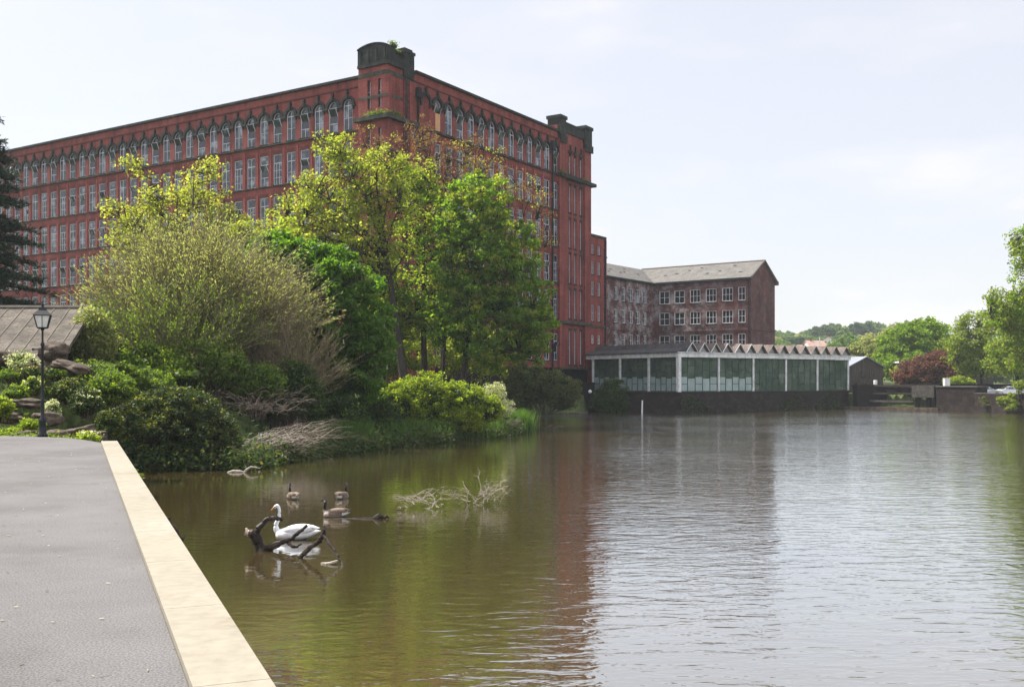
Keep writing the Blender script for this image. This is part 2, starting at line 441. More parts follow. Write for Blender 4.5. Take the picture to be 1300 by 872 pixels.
    L.new(lw.outputs['Facing'], fm.inputs['Value'])
    ms = N(nt, 'ShaderNodeMixShader')
    L.new(fm.outputs[0], ms.inputs[0])
    L.new(b.outputs[0], ms.inputs[1])
    L.new(gl.outputs[0], ms.inputs[2])
    L.new(ms.outputs[0], nt.nodes['Material Output'].inputs['Surface'])
    return m


M['water'] = water_mat()


def asphalt():
    m = noisy('grey_tarmac', [(0.3, (0.12, 0.115, 0.116)), (0.7, (0.155, 0.149, 0.150))], 0.6, fine=70, fine_amt=0.32, rough=0.9, bump=0.25, bscale=90, bdist=0.01)
    return m


def weathered(m, scale, lo, hi, dark, detail=6, second=None):
    """multiply a stain pattern of its own into a surface's colour"""
    nt = m.node_tree
    L = nt.links
    b = nt.nodes['Principled BSDF']
    src = b.inputs['Base Color'].links[0].from_socket
    tc = N(nt, 'ShaderNodeTexCoord')
    n = N(nt, 'ShaderNodeTexNoise')
    n.inputs['Scale'].default_value = scale
    n.inputs['Detail'].default_value = detail
    n.inputs['Roughness'].default_value = 0.7
    L.new(tc.outputs['Object'], n.inputs['Vector'])
    r = ramp(nt, [(lo, dark), (hi, (1, 1, 1))])
    L.new(n.outputs['Fac'], r.inputs['Fac'])
    mx = N(nt, 'ShaderNodeMix', data_type='RGBA', blend_type='MULTIPLY')
    mx.inputs[0].default_value = 1
    L.new(src, mx.inputs[6])
    L.new(r.outputs['Color'], mx.inputs[7])
    L.new(mx.outputs[2], b.inputs['Base Color'])
    return m


M['tarmac'] = asphalt()
weathered(M['tarmac'], 0.35, 0.40, 0.52, (0.86, 0.85, 0.84))
weathered(M['tarmac'], 3.0, 0.30, 0.36, (0.72, 0.70, 0.68), 8)
weathered(M['tarmac'], 14.0, 0.66, 0.70, (1.0, 1.0, 1.0), 3)
M['coping'] = noisy('cream_coping_stone', [(0.3, (0.25, 0.225, 0.18)), (0.6, (0.28, 0.255, 0.207)), (0.8, (0.31, 0.285, 0.24))], 0.5, fine=9, fine_amt=0.07, rough=0.85, bump=0.12, bscale=60, bdist=0.01)
weathered(M['coping'], 1.3, 0.30, 0.44, (0.80, 0.78, 0.72), 9)
weathered(M['coping'], 9.0, 0.27, 0.33, (0.55, 0.53, 0.47), 6)
M['hill'] = M['ground']


# ------------------------------------------------------------------ mesh helpers
class MB:
    def __init__(s):
        s.v, s.f, s.m = [], [], []
        s.sm = False

    def face(s, pts, mi=0):
        i = len(s.v)
        s.v += [tuple(p) for p in pts]
        s.f.append(tuple(range(i, i + len(pts))))
        s.m.append(mi)

    def hexa(s, c, mi=0):
        """c: 8 corners, bottom ring then top ring"""
        i = len(s.v)
        s.v += [tuple(p) for p in c]
        for q in ((3, 2, 1, 0), (4, 5, 6, 7), (0, 1, 5, 4), (1, 2, 6, 5), (2, 3, 7, 6), (3, 0, 4, 7)):
            s.f.append(tuple(i + k for k in q))
            s.m.append(mi)

    def box(s, x0, x1, y0, y1, z0, z1, mi=0, F=None):
        c = [(x0, y0, z0), (x1, y0, z0), (x1, y1, z0), (x0, y1, z0), (x0, y0, z1), (x1, y0, z1), (x1, y1, z1), (x0, y1, z1)]
        if F:
            c = [F(*p) for p in c]
        s.hexa(c, mi)

    def prism(s, poly, z0, z1, mi=0, F=None):
        n = len(poly)
        F = F or (lambda x, y, z: (x, y, z))
        i = len(s.v)
        s.v += [tuple(F(p[0], p[1], z0)) for p in poly] + [tuple(F(p[0], p[1], z1)) for p in poly]
        s.f.append(tuple(i + k for k in reversed(range(n))))
        s.f.append(tuple(i + n + k for k in range(n)))
        s.m += [mi, mi]
        for k in range(n):
            s.f.append((i + k, i + (k + 1) % n, i + n + (k + 1) % n, i + n + k))
            s.m.append(mi)

    def tube(s, pts, rad, sides=6, mi=0, caps=True):
        pts = [V(p) for p in pts]
        n = len(pts)
        if not hasattr(rad, '__len__'):
            rad = [rad] * n
        i0 = len(s.v)
        up = V((0, 0, 1))
        for k, p in enumerate(pts):
            d = (pts[min(k + 1, n - 1)] - pts[max(k - 1, 0)])
            if d.length < 1e-9:
                d = V((0, 0, 1))
            d.normalize()
            a = d.cross(up)
            if a.length < 0.05:
                a = d.cross(V((1, 0, 0)))
            a.normalize()
            b = d.cross(a)
            for j in range(sides):
                t = 2 * math.pi * j / sides
                q = p + (a * math.cos(t) + b * math.sin(t)) * rad[k]
                s.v.append((q.x, q.y, q.z))
        for k in range(n - 1):
            for j in range(sides):
                a0 = i0 + k * sides + j
                a1 = i0 + k * sides + (j + 1) % sides
                s.f.append((a0, a1, a1 + sides, a0 + sides))
                s.m.append(mi)
        if caps:
            s.f.append(tuple(i0 + j for j in reversed(range(sides))))
            s.f.append(tuple(i0 + (n - 1) * sides + j for j in range(sides)))
            s.m += [mi, mi]

    def lathe(s, prof, c, sides=16, mi=0):
        """prof: list of (r, z)"""
        i0 = len(s.v)
        for r, z in prof:
            for j in range(sides):
                t = 2 * math.pi * j / sides
                s.v.append((c[0] + r * math.cos(t), c[1] + r * math.sin(t), c[2] + z))
        for k in range(len(prof) - 1):
            for j in range(sides):
                a0 = i0 + k * sides + j
                a1 = i0 + k * sides + (j + 1) % sides
                s.f.append((a0, a1, a1 + sides, a0 + sides))
                s.m.append(mi)
        s.f.append(tuple(i0 + j for j in reversed(range(sides))))
        s.f.append(tuple(i0 + (len(prof) - 1) * sides + j for j in range(sides)))
        s.m += [mi, mi]

    def mesh(s, name, mats):
        me = bpy.data.meshes.new(name)
        me.from_pydata(s.v, [], s.f)
        for m in mats:
            me.materials.append(M[m])
        me.polygons.foreach_set('material_index', s.m)
        if s.sm:
            me.polygons.foreach_set('use_smooth', [True] * len(s.f))
        me.update()
        return me

    def build(s, name, mats, parent=None):
        if isinstance(mats, str):
            mats = [mats]
        return link(name, s.mesh(name, mats), parent)


def link(name, me, parent=None):
    o = bpy.data.objects.new(name, me)
    COL.objects.link(o)
    if parent is not None:
        o.parent = parent
    return o


def tag(o, label=None, cat=None, group=None, kind=None):
    if label:
        o['label'] = label
    if cat:
        o['category'] = cat
    if group:
        o['group'] = group
    if kind:
        o['kind'] = kind
    return o


def empty(name, label, cat, group=None, loc=(0, 0, 0), rz=0):
    o = bpy.data.objects.new(name, None)
    COL.objects.link(o)
    o.location = loc
    o.rotation_euler = (0, 0, rz)
    o.empty_display_size = 0.5
    return tag(o, label, cat, group)


def rebase(o, at):
    """give a world-space mesh an origin at its base: shift data, set location"""
    o.data.transform(Matrix.Translation(-V(at)))
    o.location = at


def copy_tree(o, parent=None, **kw):
    c = o.copy()
    COL.objects.link(c)
    c.parent = parent
    for ch in o.children:
        copy_tree(ch, c)
    return c


def quads_mesh(name, verts, mats, midx=None):
    """verts (n,4,3) -> a mesh of n separate quads"""
    n = len(verts)
    me = bpy.data.meshes.new(name)
    me.vertices.add(n * 4)
    me.vertices.foreach_set('co', verts.reshape(-1).astype(np.float32))
    me.loops.add(n * 4)
    me.loops.foreach_set('vertex_index', np.arange(n * 4, dtype=np.int32))
    me.polygons.add(n)
    me.polygons.foreach_set('loop_start', np.arange(0, n * 4, 4, dtype=np.int32))
    for m in mats:
        me.materials.append(M[m])
    if midx is not None:
        me.polygons.foreach_set('material_index', midx.astype(np.int32))
    me.update(calc_edges=True)
    me.validate()
    return me


def leaf_quads(c, size, aspect=0.6, droop=0.0, dirs=None):
    """c (n,3) leaf centres -> (n,4,3) kite shaped quads in random attitudes"""
    n = len(c)
    a = RNG.normal(size=(n, 3))
    if dirs is not None:
        a = dirs + a * 0.35
    a[:, 2] -= droop
    a /= np.linalg.norm(a, axis=1)[:, None] + 1e-9
    b = RNG.normal(size=(n, 3))
    b[:, 2] *= 0.55
    b -= (a * b).sum(1)[:, None] * a
    b /= np.linalg.norm(b, axis=1)[:, None] + 1e-9
    s = size * RNG.uniform(0.6, 1.35, n)[:, None]
    q = np.empty((n, 4, 3))
    q[:, 0] = c - a * s * 0.5
    q[:, 1] = c + b * s * 0.5 * aspect + a * s * 0.05
    q[:, 2] = c + a * s * 0.5
    q[:, 3] = c - b * s * 0.5 * aspect + a * s * 0.05
    return q


def sample_ells(ells, n, surf=0.45, zcut=None):
    """n points in a union of ellipsoids, pushed to the outside by surf (<1)"""
    out = []
    w = np.array([e[1][0] * e[1][1] * e[1][2] for e in ells]) ** 0.75
    w /= w.sum()
    for k in range(n):
        for _ in range(30):
            e = ells[RNG.choice(len(ells), p=w)]
            d = RNG.normal(size=3)
            d /= np.linalg.norm(d)
            r = RNG.uniform() ** (surf / 1.6)
            p = np.array(e[0]) + d * r * np.array(e[1])
            ok = True
            # reject points deep inside another ellipsoid
            for f in ells:
                if f is e:
                    continue
                q = (p - np.array(f[0])) / np.array(f[1])
                if (q * q).sum() < 0.35:
                    ok = False
                    break
            if ok:
                break
        out.append(p)
    return np.array(out)


def bez(a, b, c, n):
    return [a * (1 - t) ** 2 + b * 2 * t * (1 - t) + c * t * t for t in [k / n for k in range(n + 1)]]


def tree(name, label, cat, base, top, tr, ells, nclump, perclump, rc, leaf, mats, bark='bark', group=None, nlimb=9,
         surf=0.45, flat=0.65, twig=0.035, lean=(0, 0), low=0.25, mix=None, trunk_part='trunk', droop=0.2, aspect=0.65,
         root=None):
    """tapered trunk, limbs, branchlets and clumps of small leaves. ells in world space."""
    base = V(base)
    root = root or empty(name, label, cat, group, base)
    mb = MB()
    top = V(top)
    mid = (base + top) / 2 + V((random.uniform(-1, 1) * tr * 2, random.uniform(-1, 1) * tr * 2, 0))
    tp = bez(base, mid, top, 8)
    tp = [p - base for p in tp]
    rads = [tr * (1.25 if k == 0 else 1) * (1 - 0.82 * k / 8) for k in range(9)]
    mb.tube(tp, rads, 9)
    cl = sample_ells(ells, nclump, surf) - np.array(base)
    # limbs
    idx = [int(RNG.integers(len(cl)))]
    while len(idx) < min(nlimb, len(cl)):
        d = np.min(np.linalg.norm(cl[:, None] - cl[idx][None], axis=2), axis=1)
        idx.append(int(np.argmax(d * RNG.uniform(0.7, 1, len(cl)))))
    limb = []
    H = top.z - base.z
    for i in idx:
        e = V(cl[i])
        t = low + (1 - low) * min(max((e.z / max(H, .1)) * 0.75 - 0.1, 0.0), 0.9) * random.uniform(0.7, 1.0)
        k = min(int(t * 8), 7)
        s = tp[k].lerp(tp[k + 1], t * 8 - k)
        r0 = rads[k] * 0.55
        ctl = s.lerp(e, 0.45) + V((0, 0, (e - s).length * 0.22))
        pts = bez(s, ctl, e, 7)
        pts = [p + V((random.gauss(0, 1), random.gauss(0, 1), random.gauss(0, 1))) * (0.02 * (e - s).length if 0 < j < 7 else 0) for j, p in enumerate(pts)]
        mb.tube(pts, [max(r0 * (1 - 0.85 * j / 7), twig * 0.6) for j in range(8)], 6, caps=False)
        limb += pts[2:]
    la = np.array([list(p) for p in limb + tp[5:]])
    for i in range(len(cl)):
        if i in idx:
            continue
        e = V(cl[i])
        d = np.linalg.norm(la - cl[i], axis=1) + np.maximum(la[:, 2] - cl[i][2], 0) * 1.5
        s = V(la[int(np.argmin(d))])
        ctl = s.lerp(e, 0.5) + V((random.gauss(0, .1), random.gauss(0, .1), 0.12)) * (e - s).length
        mb.tube(bez(s, ctl, e, 4), [twig * (1.5 - 1.0 * j / 4) for j in range(5)], 4, caps=False)
    mb.build(trunk_part, bark, root)
    # crown
    n = len(cl) * perclump
    cc = np.repeat(cl, perclump, axis=0)
    rr = np.repeat(RNG.uniform(0.55, 1.3, len(cl)), perclump)[:, None] * rc
    off = RNG.normal(size=(n, 3))
    off /= np.linalg.norm(off, axis=1)[:, None]
    off *= RNG.uniform(0, 1, n)[:, None] ** 0.5
    off[:, 2] *= flat
    pos = cc + off * rr
    q = leaf_quads(pos, leaf, aspect, droop)
    if isinstance(mats, str):
        mats = [mats]
    midx = None
    if len(mats) > 1:
        cm = (RNG.uniform(size=len(cl)) < (mix or 0.3)).astype(int)
        midx = np.repeat(cm, perclump)
    link('crown', quads_mesh('crown', q, mats, midx), root)
    return root


def shrub(name, label, cat, base, ells, nclump, perclump, rc, leaf, mats, group=None, bark='bark', mix=0.3, surf=0.4, flat=0.7, aspect=0.6, stems=8, droop=0.1):
    """many-stemmed bush"""
    base = V(base)
    root = empty(name, label, cat, group, base)
    cl = sample_ells(ells, nclump, surf) - np.array(base)
    cl[:, 2] = np.maximum(cl[:, 2], 0.05)
    mb = MB()
    for i in range(min(len(cl), stems * 6)):
        e = V(cl[i])
        s = V((e.x * 0.25 + random.gauss(0, .1), e.y * 0.25 + random.gauss(0, .1), 0))
        mb.tube(bez(s, s.lerp(e, .5) + V((0, 0, e.z * .2)), e, 4), [0.035, 0.03, 0.024, 0.016, 0.01], 4, caps=False)
    mb.build('stem', bark, root)
    n = len(cl) * perclump
    cc = np.repeat(cl, perclump, axis=0)
    off = RNG.normal(size=(n, 3))
    off /= np.linalg.norm(off, axis=1)[:, None]
    off *= (RNG.uniform(0, 1, n) ** 0.5)[:, None]
    off[:, 2] *= flat
    pos = cc + off * np.repeat(RNG.uniform(0.6, 1.3, len(cl)), perclump)[:, None] * rc
    q = leaf_quads(pos, leaf, aspect, droop)
    if isinstance(mats, str):
        mats = [mats]
    midx = None
    if len(mats) > 1:
        # second colour (new growth; painted sun on the lime shrub) sits on the outer, upper leaves
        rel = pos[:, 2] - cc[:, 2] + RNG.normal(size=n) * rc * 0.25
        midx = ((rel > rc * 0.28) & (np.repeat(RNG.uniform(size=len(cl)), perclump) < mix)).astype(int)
    link('foliage', quads_mesh('foliage', q, mats, midx), root)
    return root


# ------------------------------------------------------------------ camera, sky, sun
cam = bpy.data.cameras.new('camera')
cam.lens = 36
cam.sensor_width = 36
cam.shift_y = 48 / 1300
cam.clip_start = 0.2
cam.clip_end = 6000
co = bpy.data.objects.new('camera', cam)
COL.objects.link(co)
co.location = (0, 0, EYE)
co.rotation_euler = (R(90), 0, 0)
SC.camera = co

SUN_EL = R(56)
SUN_AZ = R(-66)      # from the view direction (+Y) towards the left
sd = V((math.sin(SUN_AZ) * math.cos(SUN_EL), math.cos(SUN_AZ) * math.cos(SUN_EL), math.sin(SUN_EL)))
sl = bpy.data.lights.new('sun', 'SUN')
sl.energy = 5.0
sl.angle = R(0.6)
sl.color = (1.0, 0.95, 0.86)
so = bpy.data.objects.new('sun', sl)
COL.objects.link(so)
so.location = (0, 0, 80)
so.rotation_euler = (-sd).to_track_quat('-Z', 'Y').to_euler()

w = bpy.data.worlds.new('World')
SC.world = w
w.use_nodes = True
nt = w.node_tree
bg = nt.nodes['Background']
bg.inputs['Strength'].default_value = 0.102
sky = N(nt, 'ShaderNodeTexSky', sky_type='NISHITA')
sky.sun_disc = False
sky.sun_elevation = SUN_EL
sky.sun_rotation = SUN_AZ
sky.air_density = 1.0
sky.dust_density = 2.5
sky.ozone_density = 1.6
sky.altitude = 60
tc = N(nt, 'ShaderNodeTexCoord')
mp = N(nt, 'ShaderNodeMapping')
mp.inputs['Scale'].default_value = (1.0, 1.0, 3.2)
nt.links.new(tc.outputs['Generated'], mp.inputs['Vector'])
cn = N(nt, 'ShaderNodeTexNoise')
cn.inputs['Scale'].default_value = 3.4
cn.inputs['Detail'].default_value = 9
cn.inputs['Roughness'].default_value = 0.55
nt.links.new(mp.outputs[0], cn.inputs['Vector'])
cr = ramp(nt, [(0.48, (0.66,) * 3), (0.58, (0.74,) * 3), (0.70, (0.97,) * 3)])
nt.links.new(cn.outputs['Fac'], cr.inputs['Fac'])
mx = N(nt, 'ShaderNodeMix', data_type='RGBA')
nt.links.new(cr.outputs['Color'], mx.inputs[0])
nt.links.new(sky.outputs[0], mx.inputs[6])
mx.inputs[7].default_value = (5.25, 5.15, 5.3, 1)
# added fill: unseen sky behind the viewer is brightened to lift the shaded facades
sy_ = N(nt, 'ShaderNodeSeparateXYZ')
nt.links.new(tc.outputs['Generated'], sy_.inputs[0])
mrb = N(nt, 'ShaderNodeMapRange')
mrb.interpolation_type = 'SMOOTHSTEP'
mrb.inputs['From Min'].default_value = 0.15
mrb.inputs['From Max'].default_value = -0.5
mrb.inputs['To Min'].default_value = 1.0
mrb.inputs['To Max'].default_value = 1.75
nt.links.new(sy_.outputs['Y'], mrb.inputs['Value'])
vm_ = N(nt, 'ShaderNodeVectorMath', operation='SCALE')
nt.links.new(mx.outputs[2], vm_.inputs[0])
nt.links.new(mrb.outputs[0], vm_.inputs['Scale'])
nt.links.new(vm_.outputs[0], bg.inputs['Color'])

SC.view_settings.view_transform = 'Standard'
SC.view_settings.look = 'None'
SC.view_settings.gamma = 1
SC.view_settings.exposure = 0.92
SC.cycles.use_denoising = True
SC.cycles.max_bounces = 7
SC.cycles.diffuse_bounces = 3
SC.cycles.glossy_bounces = 3
SC.cycles.transparent_max_bounces = 12
SC.cycles.caustics_reflective = False
SC.cycles.caustics_refractive = False
SC.cycles.sample_clamp_indirect = 6

# ------------------------------------------------------------------ ground, water, pavement
WP = np.array([(1.0, 0), (-10.35, 26.7), (-12.6, 30), (-16.2, 37), (-18.2, 42), (-18.5, 46), (-12.2, 46.8), (-11.2, 52), (-9.5, 57), (-7, 62), (-4.2, 68),
               (-1.0, 74), (0.4, 77.5), (1.4, 80), (0.4, 88), (-1, 100), (0.0, 116), (1.8, 127), (8.3, 127.3), (10.2, 137.2), (21.6, 133.4), (49.6, 152.6),
               (58.4, 144), (62.2, 137.5), (63.6, 127), (79, 60), (92, -80), (35, -80)])


def water_sdf(X, Y):
    """signed distance to the waterline, positive on land"""
    n = len(WP)
    d = np.full(X.shape, 1e9)
    inside = np.zeros(X.shape, bool)
    for i in range(n):
        a = WP[i]
        b = WP[(i + 1) % n]
        e = b - a
        t = np.clip(((X - a[0]) * e[0] + (Y - a[1]) * e[1]) / (e @ e), 0, 1)
        d = np.minimum(d, np.hypot(X - a[0] - t * e[0], Y - a[1] - t * e[1]))
        c = ((a[1] > Y) != (b[1] > Y)) & (X < (b[0] - a[0]) * (Y - a[1]) / (b[1] - a[1] + 1e-12) + a[0])
        inside ^= c
    return np.where(inside, -d, d)


def sstep(x, a, b):
    t = np.clip((x - a) / (b - a), 0, 1)
    return t * t * (3 - 2 * t)


def land_z(X, Y):
    d = water_sdf(X, Y)
    # natural left bank
    bank = 0.12 + 2.0 * sstep(d, 0.4, 7) + 0.9 * sstep(d, 6, 16)
    rock = 2.2 + 2.4 * sstep(Y, 32, 46) * sstep(-X, 14, 20)
    left = np.where(Y < 29.0, 2.2, np.minimum(np.maximum(bank, np.where(X < -13.5, rock * sstep(d, 0.5, 4), 0)), 4.9))
    far = np.full(X.shape, 2.15)
    roadside = 1.62
    far = np.where((X > 56.5) & (Y > 100) & (Y < 175), roadside, far)
    k = sstep(Y, 104, 132)
    z = left * (1 - k) + far * k
    z = np.where((X > 40), np.minimum(z, far), z)
    # hills far off
    hx = sstep(X, 60, 260)
    hill = sstep(Y, 280, 640) * (19 + 8 * np.sin(X * 0.012 + 0.6) + 4 * np.sin(X * 0.031 + 2)) + 12 * sstep(Y, 700, 1500)
    z = z + hill
    z = np.where(d > 0, z, -1.6)
    z = np.where((d > 0) & (d < 0.4), np.minimum(z, 0.12), z)
    return z


def axis(parts):
    out = []
    for a, b, s in parts:
        out += list(np.arange(a, b, s))
    return np.array(out + [parts[-1][1]])


gx = axis([(-1500, -600, 300), (-600, -120, 40), (-120, -50, 6), (-50, 70, 0.8), (70, 140, 5), (140, 600, 20), (600, 1500, 300)])
gy = axis([(-300, -80, 40), (-80, 20, 6), (20, 160, 0.8), (160, 220, 5), (220, 900, 20), (900, 1800, 150)])
GX, GY = np.meshgrid(gx, gy)
GZ = land_z(GX, GY)
nr = RNG.normal(size=GZ.shape) * 0.05
GZ = GZ + np.where((GY > 30) & (GY < 130) & (GX < 0), nr, 0)
me = bpy.data.meshes.new('ground')
vv = np.stack([GX, GY, GZ], -1).reshape(-1, 3)
ny, nx = GX.shape
ii = (np.arange(ny - 1)[:, None] * nx + np.arange(nx - 1)[None]).reshape(-1)
ff = np.stack([ii, ii + 1, ii + nx + 1, ii + nx], -1)
me.from_pydata(vv.tolist(), [], ff.tolist())
me.materials.append(M['ground'])
me.polygons.foreach_set('use_smooth', [True] * len(ff))
tag(link('ground', me), kind='structure')

mb = MB()
mb.face([(-40, -85, 0), (110, -85, 0), (110, 165, 0), (-40, 165, 0)])
tag(mb.build('water', 'water'), kind='structure')


def gz(x, y):
    return float(land_z(np.array([float(x)]), np.array([float(y)]))[0])


# promenade slab with the cream coping wall on the water side
kd = V((-8.335, 19.7, 0)).normalized()


def kpt(y, off=0.0):
    """point of the inner coping edge at depth y, shifted right by off"""
    t = (y - 26.7) / kd.y
    p = V((-10.72, 26.7, 0)) + kd * t
    nrm = V((kd.y, -kd.x, 0))
    return p + nrm * off


mb = MB()
edge = [kpt(-40), kpt(26.7)]
poly = [(edge[0].x, edge[0].y), (edge[1].x, edge[1].y), (-11.6, 27.9), (-12.7, 29.1), (-14.2, 29.9), (-17, 30.3), (-24, 30.6), (-45, 30.0), (-60, 24), (-60, -40)]
mb.prism(poly, 2.0, 2.4)
tag(mb.build('pavement', 'tarmac'), kind='structure')
root = empty('coping_wall', 'cream stone coping on the riverside wall edging the grey promenade', 'wall')
mb = MB()
ys = np.linspace(-39.6, 26.72, 38)
for a, b in zip(ys[:-1], ys[1:]):
    g = 0.003
    p = [kpt(a + g, 0.004), kpt(a + g, 0.395), kpt(b - g, 0.395), kpt(b - g, 0.004)]
    q = [kpt(a + g, 0.004), kpt(a + g, 0.395), kpt(b - g, 0.395), kpt(b - g, 0.004)]
    mb.hexa([v + V((0, 0, 2.22)) for v in p] + [v + V((0, 0, 2.445)) for v in q])
mb.build('coping', 'coping', root)
mb = MB()
p = [kpt(-39.6, 0.02), kpt(-39.6, 0.36), kpt(26.7, 0.36), kpt(26.7, 0.02)]
mb.hexa([v + V((0, 0, -1.5)) for v in p] + [v + V((0, 0, 2.2)) for v in p])
mb.build('wall_face', 'wall_old', root)

# ------------------------------------------------------------------ the big red mill
UL = V((-2025 / 1300, 1, 0)).normalized()      # along the left facade, away from the corner
UR = V((826 / 1300, 1, 0)).normalized()        # along the right facade, away from the corner
NL = -UR
NR = -UL
mill = empty('brick_mill', 'huge dark red brick mill of seven storeys with sooty stone corner tower above the trees', 'mill', None, (-13.5, 110.8, 0))
MO = V((-13.5, 110.8, 0))


class Fr:
    """facade frame: s along, d outward, z up; returns coordinates relative to org"""
    def __init__(s, O, u, n, org):
        s.O, s.u, s.n, s.org = V(O), u, n, V(org)

    def __call__(s, a, d, z):
        p = s.O + s.u * a + s.n * d - s.org
        return (p.x, p.y, p.z + z)

    def at(s, a, d, z):
        p = s(a, d, z)
        return V(p)


def facade(mb, F, s0, s1, z0, z1, cols, rows, depth=0.35, mi=0, headmi=None):
    """cols: [(a,b)], rows: [(zb,zt,arched)], real openings with reveals"""
    e = s0
    for a, b in cols:
        mb.face([F(e, 0, z0), F(a, 0, z0), F(a, 0, z1), F(e, 0, z1)], mi)
        zz = z0
        for zb, zt, arch in rows:
            mb.face([F(a, 0, zz), F(b, 0, zz), F(b, 0, zb), F(a, 0, zb)], mi)
            hm = headmi if (headmi is not None and not arch) else mi
            r = (b - a) / 2
            zs = zt - r if arch else zt
            mb.face([F(a, 0, zb), F(a, -depth, zb), F(a, -depth, zs), F(a, 0, zs)], mi)
            mb.face([F(b, 0, zb), F(b, -depth, zb), F(b, -depth, zs), F(b, 0, zs)], mi)
            mb.face([F(a, 0, zb), F(b, 0, zb), F(b, -depth, zb), F(a, -depth, zb)], mi)
            if arch:
                n = 8
                c = (a + b) / 2
                arc = [(c - r * math.cos(math.pi * k / n), zs + r * math.sin(math.pi * k / n)) for k in range(n + 1)]
                for k in range(n):
                    (xa, za), (xb, zb2) = arc[k], arc[k + 1]
                    mb.face([F(xa, 0, za), F(xb, 0, zb2), F(xb, 0, zt + 0.1), F(xa, 0, zt + 0.1)], mi)
                    mb.face([F(xa, 0, za), F(xb, 0, zb2), F(xb, -depth, zb2), F(xa, -depth, za)], mi)
                zz = zt + 0.1
            else:
                mb.face([F(a, 0, zt), F(b, 0, zt), F(b, -depth, zt), F(a, -depth, zt)], mi)
                if headmi is not None:
                    mb.face([F(a, 0, zt), F(b, 0, zt), F(b, 0, zt + 0.45), F(a, 0, zt + 0.45)], headmi)
                    zz = zt + 0.45
                else:
                    zz = zt
        mb.face([F(a, 0, zz), F(b, 0, zz), F(b, 0, z1), F(a, 0, z1)], mi)
        e = b
    mb.face([F(e, 0, z0), F(s1, 0, z0), F(s1, 0, z1), F(e, 0, z1)], mi)


